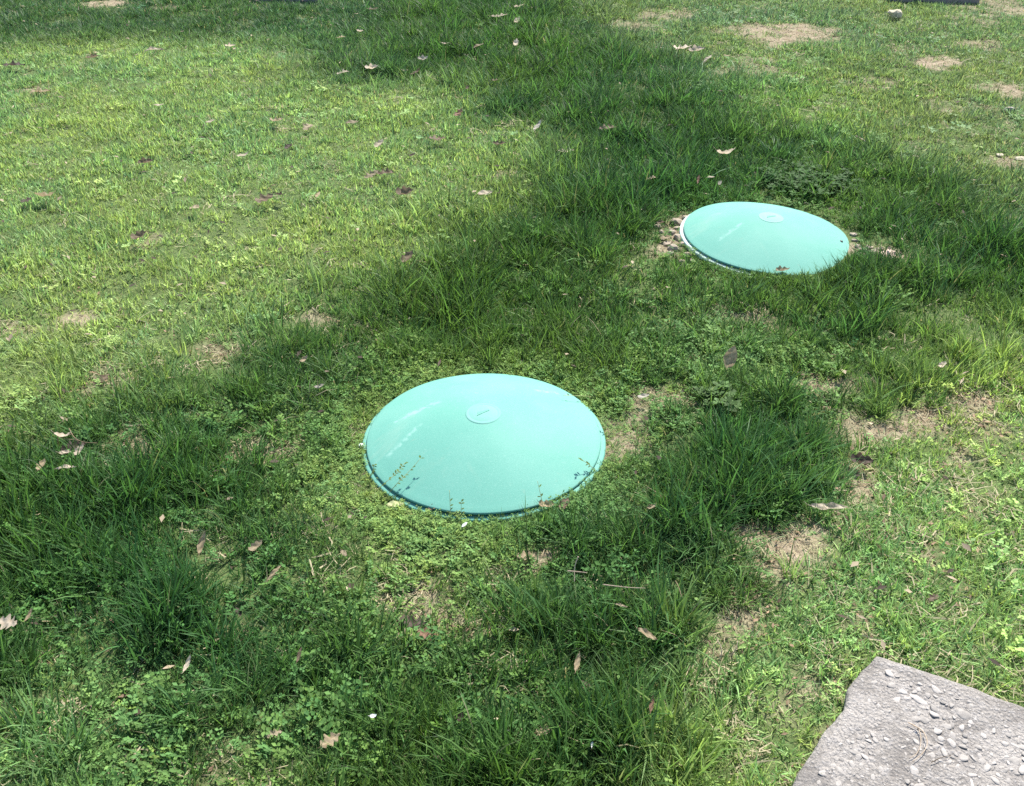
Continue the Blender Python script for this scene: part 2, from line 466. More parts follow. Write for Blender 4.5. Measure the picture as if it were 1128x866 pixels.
bv = np.where(inside, sample(BM, vx, vy), 0)
gm.attributes.new('bare', 'FLOAT', 'POINT').data.foreach_set('value', bv.astype(np.float32))
edge = np.minimum(np.minimum(vx - GX0, GX1 - vx), np.minimum(vy - GY0, GY1 - vy))
gm.attributes.new('far', 'FLOAT', 'POINT').data.foreach_set('value', np.clip(1 - edge / 0.5, 0, 1).astype(np.float32))
tag(obj('ground', gm, M['ground']), kind='structure')

# ------------------------------------------------------------------ plants: one small mesh per kind, set out as instances
def blades(r, n, L, width, spread, lean, curl, segs=3, dryp=0.04, up=0.0):
    """a tuft of n tapered, bending blades"""
    V, T, B, D = [], [], [], []
    for _ in range(n):
        a = r.uniform(0, 2 * math.pi); rad = spread * math.sqrt(r.uniform(0, 1))
        bx, by = rad * math.cos(a), rad * math.sin(a)
        ln = r.uniform(*L); w = r.uniform(*width) / 2
        az = a + r.normal(0, 0.9)
        th = r.uniform(*lean); cu = r.uniform(*curl)
        br = r.uniform(0, 1); dr = 1.0 if r.uniform() < dryp else (0.35 if r.uniform() < dryp else 0.0)
        tw = r.normal(0, 0.5)
        x = z = 0.0; base = len(V)
        side = np.array([-math.sin(az + tw), math.cos(az + tw), 0])
        for s in range(segs + 1):
            t = s / segs
            ww = w * (1 - t ** 2.2) if s < segs else 0
            c = np.array([bx + x * math.cos(az), by + x * math.sin(az), z - 0.004])
            if s < segs: V += [c - side * ww, c + side * ww]; B += [br] * 2; D += [dr] * 2
            else: V += [c]; B += [br]; D += [dr]
            ang = th + cu * (t + 0.5 / segs)
            x += math.sin(ang) * ln / segs; z += math.cos(ang) * ln / segs
        for s in range(segs - 1):
            o = base + 2 * s; T += [(o, o + 1, o + 3), (o, o + 3, o + 2)]
        o = base + 2 * (segs - 1); T += [(o, o + 1, o + 2)]
    return V, T, B, D

def leaflet(V, T, B, c, az, pitch, L, w, br):
    """a small ovate leaf folded along its midrib"""
    f = np.array([math.cos(az) * math.cos(pitch), math.sin(az) * math.cos(pitch), math.sin(pitch)])
    s = np.array([-math.sin(az), math.cos(az), 0]); n = np.cross(f, s)
    o = len(V)
    V += [c, c + f * L * .5 + s * w / 2 + n * w * .14, c + f * L, c + f * L * .5 - s * w / 2 + n * w * .14]
    T += [(o, o + 2, o + 1), (o, o + 3, o + 2)]
    B += [br] * 4

def chickweed(r, stems=6):
    V, T, B = [], [], []
    for _ in range(stems):
        az = r.uniform(0, 6.283); ln = r.uniform(0.012, 0.042); hgt = r.uniform(0.006, 0.030)
        br = r.uniform(0, 1); n = r.integers(2, 4)
        end = np.array([math.cos(az) * ln, math.sin(az) * ln, hgt])
        o = len(V); s = np.array([-math.sin(az), math.cos(az), 0]) * 0.0007
        V += [np.array([0, 0, -0.003]) - s, np.array([0, 0, -0.003]) + s, end]; T += [(o, o + 1, o + 2)]; B += [br] * 3
        for k in range(n):
            c = end * (0.45 + 0.55 * (k + 1) / n)
            for d in (-1, 1):
                leaflet(V, T, B, c, az + d * r.uniform(0.7, 1.6), r.uniform(-0.1, 0.6), r.uniform(.006, .012), r.uniform(.004, .0075), min(1, max(0, br + r.normal(0, .2))))
    return V, T, B, [0.0] * len(V)

def clover(r, n=5, size=0.010):
    V, T, B = [], [], []
    for _ in range(n):
        az = r.uniform(0, 6.283); rad = r.uniform(0, 0.03); hgt = r.uniform(0.012, 0.04); br = r.uniform(0, 1)
        c = np.array([math.cos(az) * rad, math.sin(az) * rad, hgt]); s = np.array([-math.sin(az), math.cos(az), 0]) * 0.0007
        o = len(V); V += [c * [.3, .3, 0] - s, c * [.3, .3, 0] + s, c]; T += [(o, o + 1, o + 2)]; B += [br] * 3
        a0 = r.uniform(0, 6.283)
        for k in range(3):
            leaflet(V, T, B, c, a0 + k * 2.094, r.uniform(0.0, 0.4), size * r.uniform(.8, 1.2), size * r.uniform(.7, .95), br)
    return V, T, B, [0.0] * len(V)

def lying_straw(r, n=7):
    V, T, B = [], [], []
    for _ in range(n):
        az = r.uniform(0, 6.283); L = r.uniform(.02, .06); c = np.array([r.normal(0, .015), r.normal(0, .015), r.uniform(.002, .010)])
        f = np.array([math.cos(az), math.sin(az), r.normal(0, .18)]); s = np.array([-math.sin(az), math.cos(az), r.normal(0, .5)]) * r.uniform(.0006, .0013)
        k = np.array([-math.sin(az), math.cos(az), .2]) * r.normal(0, .006)
        o = len(V); V += [c - f * L / 2 - s, c - f * L / 2 + s, c + k - s, c + k + s, c + f * L / 2]
        T += [(o, o + 1, o + 3), (o, o + 3, o + 2), (o + 2, o + 3, o + 4)]; B += [r.uniform(0, 1)] * 5
    return V, T, B, [1.0] * len(V)

def pack(parts):
    V, T, B, D = parts
    return (np.array(V, np.float32), np.array(T, np.int64), np.array(B, np.float32), np.array(D, np.float32))

def grown_mesh(name, groups, mat):
    """all plants of one kind as one mesh; groups = (templates, points, euler, scale, tint)"""
    Vs, Ts, Bs, Ds, Cs = [], [], [], [], []; base = 0
    for (tpl, pts, rot, scl, tint) in groups:
        which = rng.integers(0, len(tpl), len(pts))
        for k, (V, T, B, D) in enumerate(tpl):
            m = np.nonzero(which == k)[0]
            if not len(m): continue
            cx, sx = np.cos(rot[m, 0]), np.sin(rot[m, 0]); cy, sy = np.cos(rot[m, 1]), np.sin(rot[m, 1]); cz, sz = np.cos(rot[m, 2]), np.sin(rot[m, 2])
            P = V[None] * scl[m][:, None, :]
            x, y, z = P[..., 0], P[..., 1], P[..., 2]
            x, y = x * cz[:, None] - y * sz[:, None], x * sz[:, None] + y * cz[:, None]
            y, z = y * cx[:, None] - z * sx[:, None], y * sx[:, None] + z * cx[:, None]
            x, z = x * cy[:, None] + z * sy[:, None], -x * sy[:, None] + z * cy[:, None]
            P = np.stack([x, y, z], -1) + pts[m][:, None, :]
            n, nv = len(m), len(V)
            Vs.append(P.reshape(-1, 3).astype(np.float32))
            Ts.append((T[None] + (base + np.arange(n) * nv)[:, None, None]).reshape(-1, 3).astype(np.int32))
            Bs.append(np.tile(B, n)); Ds.append(np.tile(D, n)); Cs.append(np.repeat(tint[m], nv, 0))
            base += n * nv
    V = np.concatenate(Vs); T = np.concatenate(Ts); C = np.concatenate(Cs)
    m = tri_mesh(name, V, T, False)
    m.attributes.new('blade', 'FLOAT', 'POINT').data.foreach_set('value', np.concatenate(Bs).astype(np.float32))
    m.attributes.new('dry', 'FLOAT', 'POINT').data.foreach_set('value', np.concatenate(Ds).astype(np.float32))
    m.attributes.new('tint', 'FLOAT_COLOR', 'POINT').data.foreach_set('color', np.concatenate([C, np.ones((len(C), 1))], 1).astype(np.float32).ravel())
    m.materials.append(mat)
    return m

Y_FAR = 2.75
def candidates(dens, y0, y1):
    """random spots on the ground the photograph shows and a margin round it"""
    out = []; y = y0
    while y < y1 - 1e-6:
        dy = min(0.25, y1 - y)
        half = min(0.33 + 0.56 * (y + 0.5) + 0.22, 5.6)
        d = dens * (1.0 if y < 5 else 0.8 if y < 7.8 else 0.45)
        n = int(d * dy * 2 * half)
        out.append(np.stack([rng.uniform(-half, half, n), rng.uniform(y, y + dy, n)], 1)); y += dy
    return np.concatenate(out)

def keep_clear(x, y, lid=0.335, slab=0.004):
    ok = in_poly(x, y, slab_poly) > slab
    for c in (LID1, LID2): ok &= np.hypot(x - c.x, y - c.y) > lid
    return ok

def set_out(layer, name, mat, near_tpl, far_tpl, dn, df, tilt, label, cat, colfn, bare_kill=1.0, clump=(0.3, 0.25), lid=0.335, slab=0.004, hpow=1.0, power=1.0, ring=(0, 0)):
    groups = []; total = 0
    for tpl, c in ((near_tpl, candidates(dn, .70, Y_FAR)), (far_tpl, candidates(df, Y_FAR, 8.7))):
        x, y = c[:, 0], c[:, 1]
        f = sample(FIELD, x, y); b = sample(BM, x, y)
        dens = f[:, KEYS.index(layer)] ** power
        cl = fbm(x, y, clump[1], 100 + len(name), 2)
        if bare_kill >= 0: p = dens * np.clip(1 + 2 * clump[0] * (cl - .5) * 2, 0, 1.6) * np.clip(1 - bare_kill * b, 0, 1)
        else: p = np.clip(dens + -bare_kill * b, 0, 1)
        tuft = np.clip((cl - .34) / .14, 0, 1)
        if layer == 'tall': p = dens * (.28 + .72 * tuft) * np.clip(1 - bare_kill * b, 0, 1)
        if layer == 'mid': p = p * (.35 + .65 * np.clip((fbm(x, y, .2, 110, 2) - .3) / .2, 0, 1))
        if tpl is near_tpl and ring[0]:          # growth crowding round the near lid ...
            a = rng.uniform(0, 6.283, ring[0]); rr = lid + np.abs(rng.normal(0, .07, ring[0])) + .002
            x = np.append(x, LID1.x + rr * np.cos(a)); y = np.append(y, LID1.y + rr * np.sin(a)); p = np.append(p, np.ones(ring[0]) * .9)
        if tpl is far_tpl and ring[1]:           # ... and in front of the far one
            a = rng.uniform(3.5 if layer != 'weed' else .3, 5.9 if layer != 'weed' else 6.2, ring[1]); rr = lid + np.abs(rng.normal(0, .05, ring[1])) + .004
            x = np.append(x, LID2.x + rr * np.cos(a)); y = np.append(y, LID2.y + rr * np.sin(a)); p = np.append(p, np.ones(ring[1]) * .9)
        f = sample(FIELD, x, y); b = sample(BM, x, y); cl = fbm(x, y, clump[1], 100 + len(name), 2)
        k = (rng.uniform(0, 1, len(x)) < p) & keep_clear(x, y, lid, slab)
        x, y, f, b, cl = x[k], y[k], f[k], b[k], cl[k]
        n = len(x); total += n
        h = f[:, KEYS.index('h')] ** hpow * ((0.55 + 0.9 * cl) if layer != 'tall' else (0.42 + 0.78 * np.clip((cl - .3) / .4, 0, 1))) * rng.uniform(0.6, 1.4, n)
        near = np.minimum(np.hypot(x - LID1.x, y - LID1.y), np.hypot(x - LID2.x, y - LID2.y))
        h *= np.clip(0.55 + (near - 0.33) * 2.2, 0.55, 1)
        h *= np.clip(0.75 + in_poly(x, y, slab_poly) * 4, 0.75, 1) * (1 - 0.35 * b)
        w = 1 + 0.06 * np.clip(y - 3, 0, 6)
        s = np.stack([h * w * rng.uniform(.9, 1.1, n), h * w * rng.uniform(.9, 1.1, n), h], 1)
        # the blades of one spot lean together, mostly with the wind
        lx = (vnoise(x, y, .22, 301) - .5) * .7; ly = (vnoise(x, y, .22, 302) - .5) * .7 + .10
        r = np.stack([rng.normal(0, tilt, n) + lx * tilt * 3, rng.normal(0, tilt, n) + ly * tilt * 3, rng.uniform(0, 6.283, n)], 1)
        pts = np.stack([x, y, ground_z(x, y) + (.034 if name == 'leaf_crumbs' else 0)], 1)
        if name == 'leaf_crumbs': s = np.ones((n, 3)) * rng.uniform(.8, 1.8, (n, 1))
        groups.append((tpl, pts, r, s, colfn(x, y, f, b, n)))
    m = grown_mesh(name, groups, mat)
    print('PLANTS', name, total, 'tufts', len(m.polygons), 'triangles')
    return tag(obj(name, m), label, cat, kind='stuff')

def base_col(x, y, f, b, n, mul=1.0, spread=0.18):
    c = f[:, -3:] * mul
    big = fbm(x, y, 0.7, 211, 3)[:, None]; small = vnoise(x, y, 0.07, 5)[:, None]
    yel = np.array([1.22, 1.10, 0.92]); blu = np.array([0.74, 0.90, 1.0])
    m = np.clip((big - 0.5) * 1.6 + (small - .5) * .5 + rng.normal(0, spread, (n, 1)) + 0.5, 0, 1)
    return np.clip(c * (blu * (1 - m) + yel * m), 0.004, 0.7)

r = np.random.default_rng(21)
tall_n = [pack(blades(r, 15, (.042, .104), (.0023, .0042), .020, (.02, .45), (.2, 1.2), 3, .005)) for _ in range(12)]
tall_f = [pack(blades(r, 14, (.055, .120), (.0028, .0046), .026, (.05, .60), (.2, 1.1), 3, .004)) for _ in range(8)]
mid_n = [pack(blades(r, 13, (.032, .075), (.0020, .0036), .022, (.05, .85), (.1, 1.3), 3, .015)) for _ in range(10)]
mid_f = [pack(blades(r, 13, (.034, .072), (.0030, .0046), .027, (.05, .75), (.1, .9), 2, .015)) for _ in range(8)]
short_n = [pack(blades(r, 14, (.016, .044), (.0021, .0038), .024, (.15, 1.25), (.0, .9), 2, .05)) for _ in range(12)]
short_f = [pack(blades(r, 16, (.017, .036), (.0044, .0070), .030, (.10, 1.15), (.0, .3), 1, .05)) for _ in range(10)]
weed_n = [pack(chickweed(r, 8)) for _ in range(10)] + [pack(clover(r, 6, .006))]
weed_f = [pack(chickweed(r, 5)) for _ in range(8)] + [pack(clover(r, 5, .010)) for _ in range(3)]
straw_n = [pack(lying_straw(r)) for _ in range(8)]
def flakes(r, n=6):
    V, T, B = [], [], []
    for _ in range(n):
        leaflet(V, T, B, np.array([r.normal(0, .03), r.normal(0, .03), r.uniform(.001, .006)]), r.uniform(0, 6.28), r.normal(0, .35), r.uniform(.006, .024), r.uniform(.004, .010), r.uniform(0, 1))
    return V, T, B, [0.0] * len(V)
litter = [pack(flakes(r)) for _ in range(8)]

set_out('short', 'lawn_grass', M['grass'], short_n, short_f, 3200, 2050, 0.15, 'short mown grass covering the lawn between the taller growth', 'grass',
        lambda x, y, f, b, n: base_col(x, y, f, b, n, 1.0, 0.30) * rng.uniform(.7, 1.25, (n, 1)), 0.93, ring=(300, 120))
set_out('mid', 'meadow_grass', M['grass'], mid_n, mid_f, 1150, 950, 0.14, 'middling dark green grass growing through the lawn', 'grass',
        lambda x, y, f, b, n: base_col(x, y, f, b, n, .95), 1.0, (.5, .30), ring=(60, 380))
set_out('tall', 'tall_grass', M['grass'], tall_n, tall_f, 2000, 1200, 0.16, 'long dark green grass left unmown around the green lids', 'grass',
        lambda x, y, f, b, n: base_col(x, y, f, b, n, .95), 1.15, (.8, .15), 0.345, 0.05, 1.3)
set_out('weed', 'ground_weeds', M['weed'], weed_n, weed_f, 2500, 1000, 0.2, 'low chickweed and clover spreading over the ground round the lids', 'weeds',
        lambda x, y, f, b, n: base_col(x, y, f, b, n, 1.2, .3) * np.array([1.05, 1.03, .95]), 0.5, (.6, .18), 0.322, power=1.3, ring=(1300, 420))
set_out('straw', 'dry_straw', M['straw'], straw_n, list(straw_n), 1700, 700, 0.1, 'dead pale straw lying in the thin and bare patches', 'straw',
        lambda x, y, f, b, n: base_col(x, y, f, b, n), -0.8, (.3, .2), 0.335)
def one_bit(r):
    V, T, B, D = flakes(r, 1); c = V[0].copy(); return [v - c for v in V], T, B, D
bits = [pack(one_bit(r)) for _ in range(8)]
set_out('short', 'leaf_crumbs', M['straw'], bits, list(bits), 40, 44, 0.12, 'dark and tan crumbs of dead leaf strewn over the lawn', 'leaf litter',
        lambda x, y, f, b, n: np.where(rng.uniform(0, 1, (n, 1)) < .6, np.array([[.07, .05, .035]]), np.array([[.36, .29, .20]])) * rng.uniform(.6, 1.4, (n, 1)), 0.0, (.6, .4), 0.34)
set_out('straw', 'leaf_litter', M['straw'], litter, list(litter), 1500, 500, 0.1, 'brown crumbs of dead leaf lying on the bare soil', 'leaf litter',
        lambda x, y, f, b, n: np.array([.20, .135, .085]) * rng.uniform(.35, 1.7, (n, 1)), -0.9, (.3, .2), 0.335, power=1.6)

# the same lawn going on outside the picture, as larger pieces of turf
def outer_lawn():
    q = np.random.default_rng(5)
    turf = bpy.data.collections.new('turf_pieces')
    for k in range(4):
        n = 150; a = q.uniform(0, 6.283, n); rr = .34 * np.sqrt(q.uniform(0, 1, n))
        pts = np.stack([rr * np.cos(a), rr * np.sin(a), np.zeros(n)], 1)
        rot = np.stack([q.normal(0, .1, n), q.normal(0, .1, n), q.uniform(0, 6.28, n)], 1)
        sc = np.repeat(q.uniform(.8, 1.7, (n, 1)), 3, 1); tint = np.array([[.16, .25, .09]]) * q.uniform(.6, 1.3, (n, 1))
        turf.objects.link(bpy.data.objects.new('turf_piece', grown_mesh('turf_piece', [(short_f, pts, rot, sc, tint)], M['grass'])))
    gx, gy = np.meshgrid(np.arange(-13, 13, .38), np.arange(-2.5, 16, .38)); x = (gx + q.uniform(-.12, .12, gx.shape)).ravel(); y = (gy + q.uniform(-.12, .12, gy.shape)).ravel()
    half = np.minimum(0.33 + 0.56 * (y + 0.5) + 0.22, 5.6) + .12
    ok = ((np.abs(x) > half) | (y < .45) | (y > 8.8)) & (in_poly(x, y, slab_poly) > .36) & ~((np.hypot(x, y) < .5))
    x, y = x[ok], y[ok]; m = bpy.data.meshes.new('outer_lawn'); m.vertices.add(len(x))
    m.vertices.foreach_set('co', np.stack([x, y, ground_z(x, y)], 1).astype(np.float32).ravel())
    m.attributes.new('turn', 'FLOAT', 'POINT').data.foreach_set('value', q.uniform(0, 6.28, len(x)).astype(np.float32))
    m.attributes.new('which', 'INT', 'POINT').data.foreach_set('value', q.integers(0, 4, len(x)).astype(np.int32))
    ng = bpy.data.node_groups.new('turf', 'GeometryNodeTree')
    for io in ('INPUT', 'OUTPUT'): ng.interface.new_socket('Geometry', in_out=io, socket_type='NodeSocketGeometry')
    N, Lk = ng.nodes, ng.links; gi, go = N.new('NodeGroupInput'), N.new('NodeGroupOutput')
    ci = N.new('GeometryNodeCollectionInfo'); ci.inputs['Collection'].default_value = turf
    ci.inputs['Separate Children'].default_value = True; ci.inputs['Reset Children'].default_value = True
    ip = N.new('GeometryNodeInstanceOnPoints'); ip.inputs['Pick Instance'].default_value = True
    def named(nm, ty):
        a = N.new('GeometryNodeInputNamedAttribute'); a.data_type = ty; a.inputs['Name'].default_value = nm
        return a.outputs['Attribute']
    cx = N.new('ShaderNodeCombineXYZ'); er = N.new('FunctionNodeEulerToRotation')
    Lk.new(named('turn', 'FLOAT'), cx.inputs['Z']); Lk.new(cx.outputs[0], er.inputs[0]); Lk.new(er.outputs[0], ip.inputs['Rotation'])
    Lk.new(named('which', 'INT'), ip.inputs['Instance Index'])
    Lk.new(gi.outputs[0], ip.inputs['Points']); Lk.new(ci.outputs[0], ip.inputs['Instance']); Lk.new(ip.outputs[0], go.inputs[0])
    o = obj('outer_lawn', m); o.modifiers.new('turf', 'NODES').node_group = ng
    tag(o, 'more short grass continuing outside and behind the lawn in view', 'grass', kind='stuff')
outer_lawn()

# a few clumps of long grass that stand out on their own
CLUMPS = [ # px, py of the base, spread px, height m, blades, label
 (815, 535, 92, .150, 1500, 'biggest tall dark grass clump, right of the near lid'),
 (812, 655, 36, .090, 520, 'small round dark grass tuft beside bare soil, above the slab'),
 (958, 250, 24, .110, 420, 'round dark grass tuft just behind the right rim of far lid'),
 (645, 235, 34, .150, 420, 'spiky bright grass clump at the tip of the sunlit lawn'),
 (765, 226, 16, .120, 260, 'small spiky grass tuft behind the left rim of the far lid'),
 (600, 325, 40, .120, 480, 'dark grass clump behind the near lid, toward the lawn'),
 (230, 530, 90, .140, 1200, 'broad dark grass clump left of the near lid, lower left'),
 (1000, 425, 60, .110, 700, 'dark grass clump above the bare soil near the right edge'),
]
for k, (px, py, spr, hh, nb, label) in enumerate(CLUMPS):
    q = np.random.default_rng(900 + k); p = at(px, py); R_ = metres(px, py, spr)
    nt = nb // 13
    a = q.uniform(0, 6.283, nt); rad = R_ * np.sqrt(q.uniform(0, 1, nt)); x = rad * np.cos(a); y = rad * np.sin(a) * .75
    s = hh / .125 * (1 - .35 * (rad / R_) ** 2) * q.uniform(.8, 1.15, nt)
    rot = np.stack([-(y / R_) * .45 + q.normal(0, .1, nt), (x / R_) * .45 + .10 + q.normal(0, .1, nt), q.uniform(0, 6.283, nt)], 1)
    c = sample(FIELD, np.full(nt, p.x), np.full(nt, p.y))[:, -3:]
    c = (c * .4 + np.array(TYPES['T']['c']) * .6) * q.uniform(.75, 1.3, (nt, 1))
    z = ground_z(x + p.x, y + p.y)
    pts = np.stack([x, y, z], 1)
    ok = keep_clear(x + p.x, y + p.y, .36, .03)
    m = grown_mesh('grass_clump', [(tall_n, pts[ok], rot[ok], np.stack([s ** .5, s ** .5, s], 1)[ok], c[ok])], M['grass'])
    tag(obj('grass_clump', m, None, None, (p.x, p.y, 0)), label, 'grass clump', 'clumps of long grass')

def clover_patch(px, py, sx, sy, n, size, tint, label, seed):
    q = np.random.default_rng(seed); p = at(px, py); X = metres(px, py, sx); Y = abs(at(px, py - sy).y - at(px, py + sy).y) / 2
    tpl = [pack(clover(q, 6, size)) for _ in range(6)]
    a = q.uniform(0, 6.283, n); rr = np.abs(q.normal(0, .55, n)); x = X * rr * np.cos(a); y = Y * rr * np.sin(a)
    pts = np.stack([x, y, ground_z(x + p.x, y + p.y) ], 1); ok = keep_clear(x + p.x, y + p.y, .34)
    sc = q.uniform(.8, 1.5, (n, 1)) * np.array([[1, 1, 1.0]])
    rot = np.stack([q.normal(0, .15, n), q.normal(0, .15, n), q.uniform(0, 6.28, n)], 1)
    m = grown_mesh('clover_patch', [(tpl, pts[ok], rot[ok], sc[ok], (np.array([tint]) * q.uniform(.7, 1.3, (n, 1)))[ok])], M['weed'])
    tag(obj('clover_patch', m, None, None, (p.x, p.y, 0)), label, 'clover patch', 'patches of broad-leaved clover')
clover_patch(890, 206, 56, 18, 170, .016, (.045, .105, .025), 'patch of broad-leaved clover right behind the far lid', 1)
clover_patch(790, 445, 26, 12, 22, .015, (.085, .15, .05), 'few pale round clover leaves above the tallest clump', 3)

# ------------------------------------------------------------------ the two lids
def lathe(profile, n=96, close=False):
    V, Fs = [], []
    for (rr, z) in profile:
        for i in range(n):
            a = 2 * math.pi * i / n; V.append((rr * math.cos(a), rr * math.sin(a), z))
    for k in range(len(profile) - 1):
        for i in range(n):
            j = (i + 1) % n; Fs.append((k * n + i, k * n + j, (k + 1) * n + j, (k + 1) * n + i))
    if close: Fs.append(tuple(range(n)))
    return V, Fs

def riser_lid(label, loc, rot, mats, screws, ring_drop):
    t = empty('tank_lid', loc, rot)
    tag(t, label, 'tank lid', 'green domed tank lids in the grass')
    R = 0.313; H = 0.080
    prof = [(0.0005, H)]
    for k in range(1, 25):
        rr = R * k / 24; prof.append((rr, H * (1 - (rr / R) ** 1.6) if k < 24 else 0.001))
    prof += [(R + .0025, -0.0005), (R + .003, -0.004), (R + .001, -0.0065), (R - .012, -0.0075)]
    V, Fs = lathe(prof, 120, False)
    # moulded plastic is never quite round: slight warp
    V = [(x, y, z + 0.0022 * math.sin(3 * math.atan2(y, x) + 1) * (math.hypot(x, y) / R) ** 2) for (x, y, z) in V]
    obj('dome', mesh_from('dome', V, Fs, True), mats[0], t)
    d = ring_drop
    prof = [(0.300, -.012 - d), (0.302, -.009 - d), (R_LID - .003, -.009 - d), (R_LID, -.012 - d), (R_LID, -.034 - d), (R_LID - .012, -.036 - d), (R_LID - .014, -.14), (.29, -.14)]
    V, Fs = lathe(prof, 120)
    obj('riser_ring', mesh_from('riser_ring', V, Fs, True), mats[1], t)
    V, Fs = lathe([(R - .014, -.006), (R - .006, -.007), (R - .006, -.010 - d), (R - .02, -.012 - d)], 96)
    obj('seal', mesh_from('seal', V, Fs, True), M['seal'], t)
    # raised boss at the crown with its pointer mark
    b = obj('boss', mesh_from('boss', *lathe([(.0490, H - .0060), (.0470, H - .0030), (.0445, H - .0020), (.041, H - .0021), (.039, H - .0026),
                                               (.036, H - .0016), (.020, H + .0004), (.0005, H + .0008)], 64), smooth=True), mats[2], t)
    vv = [(-.020, -.010, H - .003), (.018, .003, H - .003), (.019, .0075, H - .003), (-.014, .004, H - .003), (-.016, -.0035, H - .003)]
    n5 = len(vv)
    vv = vv + [(x, y, H + .0016) for x, y, z in vv]
    ff = [tuple(range(n5, 2 * n5))] + [(i, (i + 1) % n5, n5 + (i + 1) % n5, n5 + i) for i in range(n5)]
    obj('pointer_mark', mesh_from('pointer_mark', vv, ff), mats[0], b)
    for (ang, rr, white, size) in screws:
        x, y = rr * math.cos(ang), rr * math.sin(ang); z = H * (1 - (rr / R) ** 1.6) if rr < R else -0.010
        s = obj('screw', mesh_from('screw', *lathe([(size, -.002), (size, .0018), (size * .7, .0034), (.0003, .0036)], 16), smooth=True),
                M['screw_white'] if white else M['screw'], t, (x, y, max(z, -.012)))
        if rr < R: s.rotation_euler = (0, 0.3, ang)
    return t

riser_lid('large domed sea-green plastic tank lid in the middle, ringed by chickweed', LID1, (math.radians(0.6), math.radians(-0.6), 0.3),
          (M['lid_near'], M['flange_near'], M['boss']), [(math.radians(184) - .3, .331, True, .007), (math.radians(20), .327, False, .003)], 0.0)
riser_lid('domed sea-green plastic tank lid farther back with white-bleached rim', LID2, (math.radians(1.5), math.radians(2.8), 0.1),
          (M['lid_far'], M['flange_far'], M['boss_far']), [(math.radians(-11) - .1, .272, False, .006)], 0.001)

# ------------------------------------------------------------------ concrete slab with exposed aggregate
def slab():
    pts = []
    n = len(slab_poly)
    for i in range(n):
        (x1, y1), (x2, y2) = slab_poly[i], slab_poly[(i + 1) % n]
        L = math.hypot(x2 - x1, y2 - y1); k = max(1, int(L / 0.008))
        for j in range(k):
            t = j / k; pts.append((x1 + (x2 - x1) * t, y1 + (y2 - y1) * t))
    cx = sum(p[0] for p in pts) / len(pts); cy = sum(p[1] for p in pts) / len(pts)
    P = np.array(pts); wob = 0.005 * (fbm(P[:, 0], P[:, 1], .03, 5) - .5) + .010 * (fbm(P[:, 0], P[:, 1], .09, 8) - .5)
    d = np.array([cx, cy]) - P; d /= np.linalg.norm(d, axis=1)[:, None]
    P = P + d * wob[:, None]
    rings = [(0.0, -0.07), (0.0, SLAB_TOP - .012), (.003, SLAB_TOP - .004), (.009, SLAB_TOP - .0005), (.02, SLAB_TOP)]
    V, Fs = [], []; m = len(P)
    for (ins, z) in rings:
        Q = P + d * ins
        zz = z + (0.003 * (vnoise(Q[:, 0], Q[:, 1], .02, 3) - .5) if z > 0 else 0 * Q[:, 0])
        V += [tuple(v) for v in np.column_stack([Q, zz])]
    for k in range(len(rings) - 1):
        for i in range(m):
            j = (i + 1) % m; Fs.append((k * m + i, k * m + j, (k + 1) * m + j, (k + 1) * m + i))
    top0 = (len(rings) - 1) * m
    # worn, slightly hollow top: concentric rings to the middle
    last = top0
    for s in np.linspace(.06, .98, 26):
        Q = (P + d * .02) * (1 - s) + np.array([cx, cy]) * s
        zz = SLAB_TOP + .006 * (fbm(Q[:, 0], Q[:, 1], .12, 4) - .5) + .003 * (vnoise(Q[:, 0], Q[:, 1], .015, 6) - .5)
        o = len(V); V += [tuple(v) for v in np.column_stack([Q, zz])]
        for i in range(m):
            j = (i + 1) % m; Fs.append((last + i, last + j, o + j, o + i))
        last = o
    Fs.append(tuple(range(last, last + m)))
    return mesh_from('concrete_slab', V, Fs, True)
so = obj('concrete_slab', slab(), M['concrete'])
tag(so, 'corner of weathered grey concrete slab with exposed pebbles, lower right', 'concrete slab')

def pebble_mesh(name, rr, seed, flat=.55, detail=2):
    import bmesh
    bm = bmesh.new(); bmesh.ops.create_icosphere(bm, subdivisions=detail, radius=rr)
    q = np.random.default_rng(seed); ph = q.uniform(0, 6.28, 9)
    st = q.uniform(.75, 1.3, 3)
    for v in bm.verts:
        c = v.co / rr
        k = 1 + .18 * math.sin(3.1 * c.x + ph[0]) + .16 * math.sin(3.7 * c.y + ph[1]) + .12 * math.sin(4.3 * c.z + 2 * c.x + ph[2]) + .06 * math.sin(9 * c.x + 7 * c.y + ph[3])
        v.co = Vector((c.x * st[0], c.y * st[1], c.z * flat)) * rr * k
    m = bpy.data.meshes.new(name); bm.to_mesh(m); bm.free()
    return m
agg = [pebble_mesh('stone', 1.0, 40 + k, .40, 2) for k in range(6)]
for m in agg:
    m.materials.append(M['aggregate']); m.polygons.foreach_set('use_smooth', [True] * len(m.polygons))
q = np.random.default_rng(11); placed = []
tries = 0
while len(placed) < 290 and tries < 9000:
    tries += 1
    p = at(q.uniform(870, 1150), q.uniform(725, 885), SLAB_TOP)
    if in_poly(np.array([p.x]), np.array([p.y]), slab_poly)[0] > -.035: continue
    rr = min(.0105, .0052 * math.exp(q.normal(0, .42)))
    if any((p.x - a) ** 2 + (p.y - b) ** 2 < (rr + c) ** 2 * 1.15 for a, b, c in placed): continue
    placed.append((p.x, p.y, rr))
    o = bpy.data.objects.new('stone', agg[int(q.integers(0, 6))]); COL.objects.link(o); o.parent = so
    o.location = (p.x, p.y, SLAB_TOP - rr * q.uniform(.13, .25)); o.scale = (rr * q.uniform(.9, 1.5), rr * q.uniform(.8, 1.1), rr * .75)
    o.rotation_euler = (q.normal(0, .15), q.normal(0, .15), q.uniform(0, 6.28))

